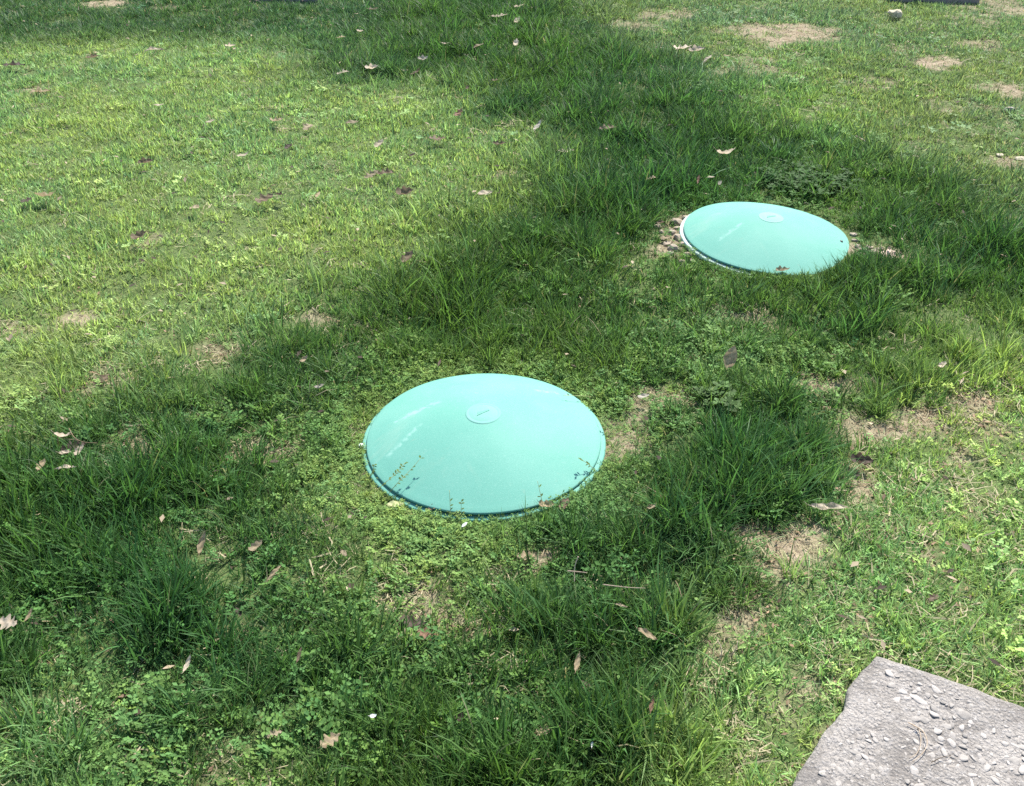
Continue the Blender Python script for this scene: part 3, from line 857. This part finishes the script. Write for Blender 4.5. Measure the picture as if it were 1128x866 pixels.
# ------------------------------------------------------------------ dead leaves
def oak_outline(t, lobes, depth):
    """half width of a leaf along its length t in 0..1"""
    env = math.sin(math.pi * min(1, t * 1.02) ** .85) ** .75
    return env * (1 - depth * (0.5 + 0.5 * math.cos(2 * math.pi * lobes * t + .6)))

def leaf_mesh(L, seed, kind):
    """oak: lobed; oval: plain; curl amounts differ from leaf to leaf; length L along x"""
    q = np.random.default_rng(seed)
    lobes, depth = {'oak': (q.uniform(3.0, 4.2), .62), 'oval': (6, .05), 'curl': (3.3, .35), 'strip': (4, .2)}[kind]
    asp = {'oak': .36, 'oval': .26, 'curl': .34, 'strip': .14}[kind] * q.uniform(.85, 1.15)
    roll = {'oak': q.uniform(.5, 1.6), 'oval': q.uniform(.3, 1.2), 'curl': q.uniform(2.0, 3.2), 'strip': q.uniform(.5, 2.)}[kind]
    bend = q.uniform(-.5, 1.3) if kind != 'curl' else q.uniform(.6, 2.0)
    nu, nv = 26, 9
    V, Fs, vein = [], [], []
    for i in range(nu):
        t = i / (nu - 1)
        a = oak_outline(t, lobes, depth) * asp * L; a2 = oak_outline(min(1, t + .03), lobes, depth) * asp * L
        for j in range(nv):
            s = j / (nv - 1) * 2 - 1
            w = (a if s < 0 else a2) * s
            k = roll / max(asp * L, 1e-5) * .55
            y = math.sin(w * k) / k; z = (1 - math.cos(w * k)) / k
            x = (t - .5) * L; bb = bend / L
            zz = z + (1 - math.cos(x * bb)) / (bb if abs(bb) > 1e-3 else 1e-3)
            xx = math.sin(x * bb) / bb if abs(bb) > 1e-3 else x
            zz += .035 * L * math.sin(7 * t + seed) * abs(s) + .02 * L * math.sin(15 * t + 3 * s + seed)
            V.append((xx, y, zz)); vein.append(max(0, 1 - abs(s) * 3) + .35 * max(0, math.cos(2 * math.pi * (lobes * 1.0 * t - abs(s) * .6)) ** 9))
    for i in range(nu - 1):
        for j in range(nv - 1):
            o = i * nv + j; Fs.append((o, o + 1, o + nv + 1, o + nv))
    m = mesh_from('dead_leaf', V, Fs, True)
    m.attributes.new('vein', 'FLOAT', 'POINT').data.foreach_set('value', np.clip(np.array(vein, np.float32), 0, 1))
    return m, Vector(V[nv // 2]), Vector(V[nv + nv // 2])

def tube(pts, rad, n=5, taper=.4):
    V, Fs = [], []
    P = [Vector(p) for p in pts]
    for i, p in enumerate(P):
        d = (P[min(i + 1, len(P) - 1)] - P[max(i - 1, 0)]).normalized()
        u = d.cross(Vector((0, 0, 1))); u = u.normalized() if u.length > 1e-4 else Vector((1, 0, 0)); w = d.cross(u)
        rr = rad * (1 - (1 - taper) * i / (len(P) - 1))
        for k in range(n):
            a = 2 * math.pi * k / n; V.append(tuple(p + u * rr * math.cos(a) + w * rr * math.sin(a)))
    for i in range(len(P) - 1):
        for k in range(n):
            j = (k + 1) % n; Fs.append((i * n + k, i * n + j, (i + 1) * n + j, (i + 1) * n + k))
    Fs.append(tuple(range(n))[::-1]); Fs.append(tuple(range((len(P) - 1) * n, len(P) * n)))
    return V, Fs

leaf_count = 0
def dead_leaf(px, py, size, colour, kind, z, yaw, pitch, roll, label, group=None):
    """a leaf whose longest side shows about `size` pixels, lying z above the soil; angles in degrees"""
    global leaf_count
    leaf_count += 1
    if z >= .042: z += .012
    if group == LAWN: z += .014; size *= 1.22
    p = at(px, py, z)
    L = max(.032 if colour != 'white' else .010, metres(px, py, size) * .96)
    if px != 805: pitch *= .6
    m, a, b = leaf_mesh(L, 300 + leaf_count, kind)
    o = obj('dead_leaf', m, LEAF[colour], None, (p.x, p.y, gz(p.x, p.y) + z))
    o.rotation_euler = Euler((math.radians(roll), math.radians(-pitch), math.radians(yaw)), 'XYZ')
    d = (a - b).normalized()
    V, Fs = tube([a - d * .002, a + d * L * .1, a + d * L * .2 + Vector((0, .05 * L, .02 * L))], max(.0007, L * .012), 5)
    obj('stalk', mesh_from('stalk', V, Fs, True), LEAF[colour], o)
    return tag(o, label, 'leaf', group)

LAWN = 'dead leaves scattered over the short lawn'
DARKG = 'dead leaves caught in the dark grass behind'
NEAR = 'dead leaves in the long grass in front'
LEAVES = [
 # px, py, size, colour, kind, z, yaw, pitch, roll, label, group
 (161, 178, 15, 'brown', 'curl', .025, 20, 10, 20, 'dark brown crumpled leaf on the sunlit lawn, upper left', LAWN),
 (52, 217, 21, 'tan', 'curl', .03, 15, 10, -20, 'pale tan curled leaf on the lawn near the left edge', LAWN),
 (30, 222, 12, 'dark', 'oak', .02, 60, 5, 10, 'dark flat leaf just left of the pale curled leaf at left edge', LAWN),
 (215, 230, 15, 'pink', 'oval', .025, -40, 20, 10, 'small pinkish tan leaf alone on the lawn left of centre', LAWN),
 (155, 262, 18, 'brown', 'curl', .03, 10, 30, 15, 'brown crumpled leaf beside a small bare spot in the left lawn', LAWN),
 (292, 218, 20, 'brown', 'oak', .03, 30, 20, 15, 'brown lobed leaf, left of a touching pair on the lawn', LAWN),
 (309, 214, 12, 'dark', 'curl', .03, -20, 20, -15, 'dark small leaf, right of a touching pair on the lawn', LAWN),
 (268, 170, 12, 'cream', 'oval', .025, 30, 20, 0, 'tiny cream leaf on the lawn above the touching brown pair', LAWN),
 (176, 118, 10, 'cream', 'oval', .025, 0, 10, 0, 'tiny cream leaf high on the left lawn', LAWN),
 (232, 134, 9, 'cream', 'oval', .025, 40, 10, 0, 'tiny pale leaf in the middle of the left lawn', LAWN),
 (305, 133, 14, 'tan', 'oak', .02, 10, 0, 0, 'small flat tan leaf in the upper middle of the left lawn', LAWN),
 (340, 139, 16, 'pink', 'oak', .02, 70, 0, 10, 'faded pinkish leaf sunk in the upper middle lawn', LAWN),
 (318, 162, 12, 'dark', 'curl', .02, 70, 10, 10, 'small dark curled leaf above the touching brown pair', LAWN),
 (388, 134, 12, 'pink', 'oval', .02, 10, 10, 10, 'small pinkish leaf toward the right of the sunlit lawn', LAWN),
 (418, 158, 13, 'cream', 'curl', .03, 60, 30, 10, 'white curled leaf with dark underside on the sunlit lawn', LAWN),
 (410, 193, 16, 'pink', 'oak', .03, 40, 25, 15, 'pale pinkish leaf standing beside a brown one, lawn centre', LAWN),
 (425, 191, 18, 'brown', 'oak', .025, -10, 10, 10, 'brown lobed leaf beside a pale pinkish one, lawn centre', LAWN),
 (447, 213, 20, 'brown', 'curl', .03, -10, 15, 20, 'dark brown curled leaf at the right end of the sunlit lawn', LAWN),
 (350, 214, 12, 'tan', 'strip', .02, 80, 10, 20, 'thin tan leaf scrap on the lawn right of the brown pair', LAWN),
 (535, 215, 15, 'cream', 'oval', .03, 15, 10, 10, 'cream leaf beside the long grass at the lawn corner', LAWN),
 (482, 152, 16, 'brown', 'oak', .02, 10, 0, 0, 'flat brown leaf on the lawn near the dark grass edge', LAWN),
 (550, 158, 13, 'brown', 'curl', .03, 5, 5, 10, 'brown rolled leaf at the edge of dark grass and lawn', LAWN),
 (454, 170, 8, 'dark', 'curl', .02, 40, 5, 0, 'tiny black leaf scrap right of the white curled leaf', LAWN),
 (103, 64, 13, 'brown', 'curl', .03, 10, 10, 0, 'dark brown leaf at the upper left where the lawn darkens', LAWN),
 (16, 72, 20, 'dark', 'oak', .02, 5, 0, 0, 'dark flat leaf at the far upper left edge', LAWN),
 (45, 100, 18, 'tan', 'oak', .012, 20, 0, 0, 'faded tan leaf on the worn spot at upper left', LAWN),
 (592, 138, 20, 'grey', 'strip', .05, 60, 35, 20, 'grey-white twisted leaf standing at the edge of the dark grass', DARKG),
 (624, 165, 18, 'cream', 'oval', .04, 12, 0, 10, 'flat cream leaf at the tip of the sunlit lawn', DARKG),
 (505, 123, 15, 'red', 'oak', .05, 50, 40, 10, 'reddish brown leaf standing at the dark grass edge', DARKG),
 (378, 80, 15, 'cream', 'oak', .04, 10, 15, 0, 'cream leaf, left of two at the top of the lawn', DARKG),
 (410, 76, 18, 'cream', 'curl', .045, -10, 15, 10, 'cream rolled leaf, right of two at the top of the lawn', DARKG),
 (467, 66, 15, 'grey', 'curl', .05, -15, 25, 10, 'grey-white curled leaf in the dark grass, upper centre', DARKG),
 (458, 80, 16, 'brown', 'strip', .04, 50, 30, 10, 'dull brown leaf below the grey-white curled one', DARKG),
 (446, 78, 9, 'cream', 'strip', .04, 0, 0, 0, 'cream leaf scrap left of the dull brown leaf', DARKG),
 (550, 20, 18, 'cream', 'oak', .05, 5, 10, 0, 'cream lobed leaf lying flat, top centre', DARKG),
 (570, 26, 14, 'cream', 'curl', .05, 70, 30, 0, 'cream curled leaf below and right of the flat one, top centre', DARKG),
 (572, 9, 16, 'cream', 'oak', .05, -40, 30, 0, 'pale leaf nearest the top edge, top centre', DARKG),
 (586, 11, 11, 'brown', 'oak', .04, 20, 10, 0, 'brown leaf touching the pale one at the top edge', DARKG),
 (527, 52, 13, 'pink', 'oval', .05, 10, 35, 0, 'pinkish tan round leaf in the upper dark grass', DARKG),
 (568, 51, 14, 'cream', 'curl', .05, 80, 40, 10, 'cream leaf folded upright in the upper dark grass', DARKG),
 (491, 50, 10, 'cream', 'oval', .05, -10, 5, 0, 'small cream leaf left of the pinkish round one', DARKG),
 (397, 37, 10, 'cream', 'curl', .045, -30, 5, 0, 'small cream leaf in the dark grass left of top centre', DARKG),
 (376, 43, 11, 'tan', 'oak', .04, 10, 5, 0, 'small tan leaf beside dark grass left of top centre', DARKG),
 (254, 50, 13, 'cream', 'curl', .035, 10, 5, 0, 'cream leaf at the edge of the dark band, upper left', DARKG),
 (170, 54, 22, 'cream', 'strip', .035, 5, 5, 10, 'long pale leaf strip below the dark band, upper left', DARKG),
 (411, 9, 15, 'brown', 'oak', .03, 30, 5, 0, 'dull brown leaf near the top edge, left of centre', DARKG),
 (545, 88, 11, 'brown', 'oak', .04, 10, 5, 0, 'small brown lobed leaf sunk in the dark grass', DARKG),
 (515, 96, 9, 'brown', 'curl', .045, 80, 30, 0, 'small dark reddish leaf end-up in the dark grass', DARKG),
 (752, 51, 22, 'cream', 'oak', .05, -8, 10, 0, 'cream leaf, left part of the pale heap at upper right', DARKG),
 (768, 54, 20, 'cream', 'curl', .05, 5, 15, 15, 'cream curled leaf, right part of the pale heap', DARKG),
 (780, 63, 16, 'cream', 'strip', .045, 45, 35, 0, 'cream narrow leaf slanting up below the pale heap', DARKG),
 (801, 61, 9, 'pink', 'oval', .03, 5, 5, 0, 'small pinkish leaf right of the pale heap', DARKG),
 (670, 138, 20, 'brown', 'oak', .05, 10, 5, 10, 'brown leaf in the dark grass behind the far lid', DARKG),
 (801, 167, 24, 'cream', 'curl', .07, 5, 15, -25, 'white and black folded leaf in the dark grass behind far lid', DARKG),
 (718, 197, 13, 'pink', 'oak', .05, 10, 15, 0, 'pinkish leaf in the grass left of the far lid', DARKG),
 (769, 198, 13, 'red', 'strip', .06, 75, 50, 10, 'small rusty leaf end-up behind the far lid', DARKG),
 (793, 202, 9, 'grey', 'curl', .05, 70, 30, 0, 'small pale grey curled leaf just behind the far lid', DARKG),
 (783, 195, 8, 'cream', 'oval', .05, 0, 10, 0, 'tiny cream scrap behind the far lid', DARKG),
 (449, 287, 22, 'brown', 'curl', .05, 60, 30, 10, 'brown leaf hanging in the long grass between lawn and near lid', NEAR),
 (805, 391, 27, 'tan', 'oval', .070, 62, 46, 30, 'big brown leaf standing on edge between the two lids', NEAR),
 (913, 562, 42, 'cream', 'strip', .036, -6, 4, 10, 'long cream leaf on bare soil right of the tallest clump', NEAR),
 (1038, 403, 14, 'cream', 'curl', .06, 40, 25, 0, 'small cream curled leaf in grass near the right edge', NEAR),
 (950, 509, 30, 'dark', 'curl', .025, -20, 15, 10, 'dark grey crumpled leaf right of the tallest clump', NEAR),
 (714, 697, 29, 'tan', 'strip', .09, -50, 20, 10, 'tan narrow leaf leaning in the grass below the tallest clump', NEAR),
 (636, 731, 22, 'tan', 'strip', .08, 75, 40, 10, 'tan folded leaf upright in the grass, lower centre', NEAR),
 (207, 732, 20, 'cream', 'strip', .08, 75, 45, 10, 'cream folded leaf upright in the grass, lower left', NEAR),
 (222, 600, 26, 'tan', 'strip', .10, 80, 55, 40, 'tan curled leaf hanging upright in the tall left grass', NEAR),
 (283, 604, 20, 'pink', 'curl', .09, 50, 20, 5, 'pinkish crooked leaf left of the chickweed, lower left', NEAR),
 (303, 632, 22, 'tan', 'strip', .085, 55, 30, 5, 'narrow tan leaf below the pinkish crooked one', NEAR),
 (379, 610, 20, 'pink', 'strip', .04, -60, 30, 5, 'pinkish leaf scrap in the chickweed below the near lid', NEAR),
 (365, 818, 25, 'tan', 'oak', .055, 35, 20, 5, 'tan oak leaf with pointed lobes at the bottom edge', NEAR),
 (10, 687, 28, 'cream', 'oak', .07, -20, 15, 15, 'large cream leaf at the left edge, lower left', NEAR),
 (33, 678, 15, 'tan', 'strip', .07, 75, 40, 5, 'brown upright leaf beside the large cream one at left edge', NEAR),
 (603, 558, 22, 'tan', 'curl', .030, -20, 15, 5, 'pinkish brown leaf against the front rim of the near lid', NEAR),
 (622, 556, 20, 'brown', 'curl', .028, 60, 20, 5, 'brown crumpled leaf against the front rim of the near lid', NEAR),
 (479, 560, 11, 'pink', 'curl', .012, 20, 15, 5, 'tiny pink leaf at the lower left rim of the near lid', NEAR),
 (436, 556, 20, 'lime', 'oval', .012, 5, 5, 5, 'pale green flat leaf among chickweed left of near lid front', NEAR),
 (70, 480, 22, 'cream', 'curl', .075, 5, 10, -20, 'cream curled leaf on top of the dark heap at left', NEAR),
 (80, 491, 32, 'dark', 'oak', .035, 10, 20, 10, 'large black leaf inside the heap at left', NEAR),
 (72, 498, 15, 'cream', 'oval', .055, 5, 5, 5, 'small cream leaf tip on the front of the heap at left', NEAR),
 (88, 496, 16, 'cream', 'curl', .060, 70, 35, 5, 'cream leaf standing at the right of the heap at left', NEAR),
 (73, 515, 22, 'cream', 'strip', .060, 5, 5, 5, 'long pale leaf strip below the heap at left', NEAR),
 (46, 512, 16, 'tan', 'curl', .060, 80, 30, 5, 'tan upright leaf left of the heap at left', NEAR),
 (112, 416, 22, 'brown', 'oak', .020, 60, 20, 5, 'reddish brown leaf on the bare spot at left', NEAR),
 (335, 394, 13, 'pink', 'curl', .045, 60, 25, 5, 'small pinkish leaf in dark grass left of the near lid', NEAR),
 (352, 425, 11, 'grey', 'oval', .040, 20, 15, 5, 'small mauve grey leaf left of the near lid', NEAR),
 (709, 437, 15, 'grey', 'oval', .030, 10, 15, 5, 'mauve grey leaf on bare soil right of the near lid', NEAR),
 (455, 686, 34, 'dark', 'oak', .018, -5, 5, 0, 'large black rotting leaf on the bare patch, lower centre', NEAR),
 (448, 699, 24, 'pink', 'oak', .022, 10, 10, 5, 'pinkish leaf in front of the black rotting one', NEAR),
 (472, 700, 28, 'red', 'oak', .022, -15, 8, 5, 'reddish leaf right of the pinkish one, lower centre', NEAR),
 (504, 795, 22, 'dark', 'curl', .030, 50, 15, 5, 'dark rotting leaf in the grass at bottom centre', NEAR),
 (718, 775, 20, 'red', 'strip', .060, 75, 40, 5, 'reddish brown leaf upright in the grass at lower right', NEAR),
 (330, 722, 18, 'brown', 'strip', .060, 80, 40, 5, 'dark brown leaf upright in the grass, lower left of centre', NEAR),
 (303, 812, 13, 'pink', 'oak', .035, 20, 10, 5, 'small pinkish leaf left of the tan oak leaf', NEAR),
 (600, 810, 22, 'tan', 'oak', .030, 20, 5, 5, 'dull tan leaf buried in the grass at bottom', NEAR),
 (685, 665, 13, 'pink', 'strip', .060, -30, 20, 5, 'tiny pink leaf up and left of the tan narrow one', NEAR),
 (863, 295, 16, 'pink', 'curl', .055, 12, 10, 0, 'crumpled brown leaf lying on the front of the far lid', NEAR),
 (580, 612, 22, 'tan', 'oak', .018, 0, 5, 0, 'brown leaf on the small bare spot below the near lid', NEAR),
 (735, 262, 16, 'tan', 'oak', .018, 20, 5, 0, 'tan leaf on gravel left of the far lid', NEAR),
 (728, 246, 12, 'brown', 'curl', .03, 20, 5, 0, 'brown leaf behind the gravel left of the far lid', NEAR),
 (1028, 660, 14, 'brown', 'oak', .018, 40, 5, 0, 'brown leaf scrap in the bright lawn above the slab', NEAR),
 (718, 560, 11, 'pink', 'curl', .05, 40, 5, 0, 'tiny pinkish leaf in the tall grass right of near lid', NEAR),
]
for a in LEAVES:
    if a[0] == 863: continue
    dead_leaf(*a[:10], a[10])
# the leaf lying on the far lid's slope
o = dead_leaf(863, 293, 17, 'pink', 'curl', .0, 12, 10, 0, 'crumpled brown leaf lying on the front of the far lid', NEAR)
p = at(863, 294, .035); d_ = math.hypot(p.x - LID2.x, p.y - LID2.y)
o.location = (p.x, p.y, LID2.z + .080 * (1 - (d_ / .313) ** 1.6) - math.sin(math.radians(2.8)) * (p.x - LID2.x) + .004)

# ------------------------------------------------------------------ stones
def stone(px, py, size, mat, seed, label, group=None, flat=.6, z=0.0):
    p = at(px, py, z); rr = metres(px, py, size) / 2
    o = obj('stone', pebble_mesh('stone', rr, seed, flat, 2), M[mat], None, (p.x, p.y, gz(p.x, p.y) + rr * flat * .45 + z))
    o.rotation_euler = (0, 0, seed * 1.3)
    return tag(o, label, 'stone', group)
GR = 'gravel stones around the far lid'
for k, (px, py, s) in enumerate([(724, 251, 9), (746, 247, 14), (755, 243, 11), (740, 258, 9), (748, 264, 10), (735, 270, 8), (742, 276, 13), (751, 271, 8), (756, 283, 11), (751, 290, 8), (737, 281, 9), (762, 289, 8), (730, 264, 7), (728, 257, 7), (746, 252, 6)]):
    stone(px, py, s, 'gravel', 500 + k, 'small tan gravel stone beside the left rim of the far lid', GR)
for k, (px, py, s) in enumerate([(945, 273, 7), (951, 277, 8), (957, 274, 7), (962, 279, 9), (950, 283, 8), (968, 276, 7), (942, 266, 6), (940, 260, 7), (957, 284, 6)]):
    stone(px, py, s, 'gravel', 540 + k, 'small grey gravel stone beside the right rim of the far lid', GR)
stone(977, 283, 17, 'pinkstone', 571, 'pinkish rounded stone right of the far lid')
stone(985, 19, 12, 'yellowstone', 572, 'pale yellow stone in the grass near the upper right edge', None, .7, .03)
stone(1101, 174, 9, 'yellowstone', 573, 'pale stone, left of two on the bare soil at right edge', None, .5)
stone(1123, 178, 9, 'yellowstone', 574, 'pale stone, right of two on the bare soil at right edge', None, .5)
stone(1110, 124, 12, 'greystone', 575, 'dark rounded stone in the thin grass at right edge', None, .6)

def border_block(px0, px1, py, h, label, seed):
    """a low rough-hewn border piece standing at the far side of the lawn"""
    a, b = at(px0, py), at(px1, py); L = b.x - a.x; D = .20
    t = empty('border_block', ((a.x + b.x) / 2, a.y, 0)); tag(t, label, 'border block', 'low border blocks at the far side of the lawn')
    q = np.random.default_rng(seed); z0 = -.03
    for lvl, (z1, inset) in enumerate(((h * .45, 0.0), (h, .012))):
        nx_, nz_ = 26, 5; V, Fs = [], []
        sec = [(-D / 2, z0), (-D / 2, z1 - .012), (-D / 2 + .012, z1), (D / 2 - .012, z1), (D / 2, z1 - .012), (D / 2, z0)]
        for i in range(nx_ + 1):
            x = -L / 2 + L * i / nx_
            for (yy, zz) in sec:
                V.append((x * (1 - inset * 2), yy + .016 * (vnoise(x + seed, zz, .07, 4) - .5) + D / 2 + inset, zz + .014 * (vnoise(x, yy + seed, .09, 6) - .5)))
        s = len(sec)
        for i in range(nx_):
            for k in range(s - 1):
                o = i * s + k; Fs.append((o, o + s, o + s + 1, o + 1))
        Fs.append(tuple(range(s))); Fs.append(tuple(range(nx_ * s, nx_ * s + s))[::-1])
        obj('course', mesh_from('course', V, Fs, False), M['greystone'], t)
        z0 = z1 + .010
    return t
border_block(972, 1078, 5, .12, 'low grey weathered border piece at the top right edge', 3)
border_block(280, 350, 3, .12, 'low dark grey border piece at the top edge, left of centre', 8)

# ------------------------------------------------------------------ dry stems, twigs and sprigs
def strand(name, pts, rad, mat, label, cat, group=None, parent=None):
    V, Fs = tube(pts, rad, 5, .5)
    c = sum((Vector(p) for p in pts), Vector()) / len(pts)
    V = [(v[0] - c.x, v[1] - c.y, v[2] - c.z) for v in V]
    o = obj(name, mesh_from(name, V, Fs, True), mat, parent, c)
    return tag(o, label, cat, group)
def curve_px(pxs, z, n=6):
    """smooth line through ground spots seen at the pixels (Catmull-Rom)"""
    P = [at(x, y, z if not isinstance(z, list) else z[i]) for i, (x, y) in enumerate(pxs)]
    Q = [P[0]] + P + [P[-1]]; out = []
    for i in range(1, len(Q) - 2):
        for k in range(n):
            t = k / n
            out.append(0.5 * ((2 * Q[i]) + (Q[i + 1] - Q[i - 1]) * t + (2 * Q[i - 1] - 5 * Q[i] + 4 * Q[i + 1] - Q[i + 2]) * t * t + (3 * Q[i] - Q[i - 1] - 3 * Q[i + 1] + Q[i + 2]) * t ** 3))
    return out + [P[-1]]
ZS = SLAB_TOP + .006
strand('dry_stem', curve_px([(1000, 796), (1010, 801), (1014, 810), (1014, 820), (1010, 830), (1002, 835)], ZS), .0012, LEAF['cream'], 'inner of two curled dry grass stems on the concrete slab', 'dry stem', 'dry stems')
strand('dry_stem', curve_px([(1006, 799), (1016, 805), (1021, 815), (1020, 824), (1013, 833), (1005, 839)], ZS + .002), .0012, LEAF['cream'], 'outer of two curled dry grass stems on the concrete slab', 'dry stem', 'dry stems')
strand('dry_stem', curve_px([(1026, 840), (1036, 835), (1048, 832)], ZS), .0009, LEAF['brown'], 'short dark stem lying on the concrete slab', 'dry stem', 'dry stems')
strand('dry_stem', curve_px([(625, 629), (637, 630), (647, 631)], .09), .0016, LEAF['cream'], 'pale crossed dry stem lying level in the grass below the near lid', 'dry stem', 'dry stems')
strand('dry_stem', curve_px([(637, 613), (633, 625), (633, 641)], [.11, .09, .07]), .0014, LEAF['cream'], 'pale dry stem crossing the level one below the near lid', 'dry stem', 'dry stems')
strand('dry_stem', curve_px([(664, 644), (690, 647), (711, 648)], .10), .0013, LEAF['cream'], 'long pale straight stem in the grass, lower centre', 'dry stem', 'dry stems')
strand('dry_stem', curve_px([(744, 640), (748, 648), (751, 658)], .10), .0012, LEAF['tan'], 'short tan stem leaning right of the long pale stem', 'dry stem', 'dry stems')
strand('dry_stem', curve_px([(76, 472), (82, 482), (92, 487), (107, 488)], .085), .0013, LEAF['tan'], 'thin twig arching over the leaf heap at left', 'twig', 'dry stems')
strand('dry_stem', curve_px([(64, 492), (64, 480), (70, 483), (86, 485)], [.04, .08, .08, .08]), .0012, LEAF['tan'], 'thin crooked twig standing in the leaf heap at left', 'twig', 'dry stems')
strand('dry_stem', curve_px([(943, 150), (949, 153), (954, 156)], .04), .004, LEAF['cream'], 'small pale stick in the grass behind the far lid', 'stick', 'dry stems')
strand('dry_stem', curve_px([(803, 724), (810, 716), (813, 706)], [.01, .03, .04]), .0014, LEAF['cream'], 'pale dry stem on the bare soil left of the slab', 'dry stem', 'dry stems')
strand('dry_stem', curve_px([(792, 728), (795, 716), (790, 704)], [.01, .03, .04]), .0014, LEAF['cream'], 'pale forked dry stem on the bare soil left of the slab', 'dry stem', 'dry stems')

def sprig(pxs, zs, label, seed):
    """a chickweed runner with paired leaves, reaching over the rim of a lid"""
    q = np.random.default_rng(seed); P = curve_px(pxs, zs, 5)
    o = strand('weed_sprig', P, .0009, LEAF['lime'], label, 'weed sprig', 'weed sprigs over the lids')
    V, T, B = [], [], []
    for k in range(2, len(P)):
        if q.uniform() < .45: continue
        d = P[k] - P[k - 1]; az = math.atan2(d.y, d.x)
        for sgn in (-1, 1)[:q.integers(1, 3)]:
            leaflet(V, T, B, np.array(P[k] - o.location), az + sgn * q.uniform(.6, 1.4), q.uniform(0, .6), q.uniform(.008, .013), q.uniform(.004, .007), q.uniform(0, 1))
    m = grown_mesh('leaves', [([pack((V, T, B, [0.0] * len(V)))], np.zeros((1, 3)), np.zeros((1, 3)), np.ones((1, 3)), np.array([[.10, .16, .05]]))], M['weed'])
    obj('leaves', m, None, o)
sprig([(414, 541), (424, 532), (436, 522), (446, 510)], [.0, .04, .06, .075], 'leafy weed runner reaching up the left front of near lid', 1)
sprig([(424, 549), (438, 532), (452, 518), (463, 505)], [.0, .045, .062, .08], 'longer bent weed runner over the left front of near lid', 2)
sprig([(403, 531), (410, 520), (412, 512)], [.0, .03, .05], 'short weed sprig at the left rim of the near lid', 3)
sprig([(496, 579), (496, 562), (495, 540)], [.0, .035, .075], 'thin upright weed sprig in front of near lid, left of middle', 4)
sprig([(508, 579), (508, 568), (508, 553)], [.0, .03, .06], 'short upright weed sprig in front of near lid, near the middle', 5)
sprig([(601, 573), (597, 552), (592, 530)], [.0, .04, .08], 'upright weed sprig before the front right rim of near lid', 6)
sprig([(660, 523), (650, 513), (640, 506)], [.0, .035, .06], 'dark weed sprig over the right rim of the near lid', 7)
sprig([(658, 438), (640, 436), (620, 436)], [.0, .045, .06], 'weed sprig over the far right rim of the near lid', 8)
sprig([(677, 479), (668, 470), (660, 460)], [.0, .03, .045], 'yellow-green weed sprig at the right tip of near lid', 9)
for k, (px, py, sz, lb) in enumerate([(412, 791, 9, 'small white petal in the grass at bottom centre'), (512, 578, 8, 'small white petal in the weeds in front of the near lid'),
                                      (652, 823, 7, 'tiny white petal at the bottom, right of centre')]):
    o = dead_leaf(px, py, sz, 'white', 'oval', .06, 40 * k, 30, 5, lb); o.name = 'white_petal'; o['category'] = 'petal'
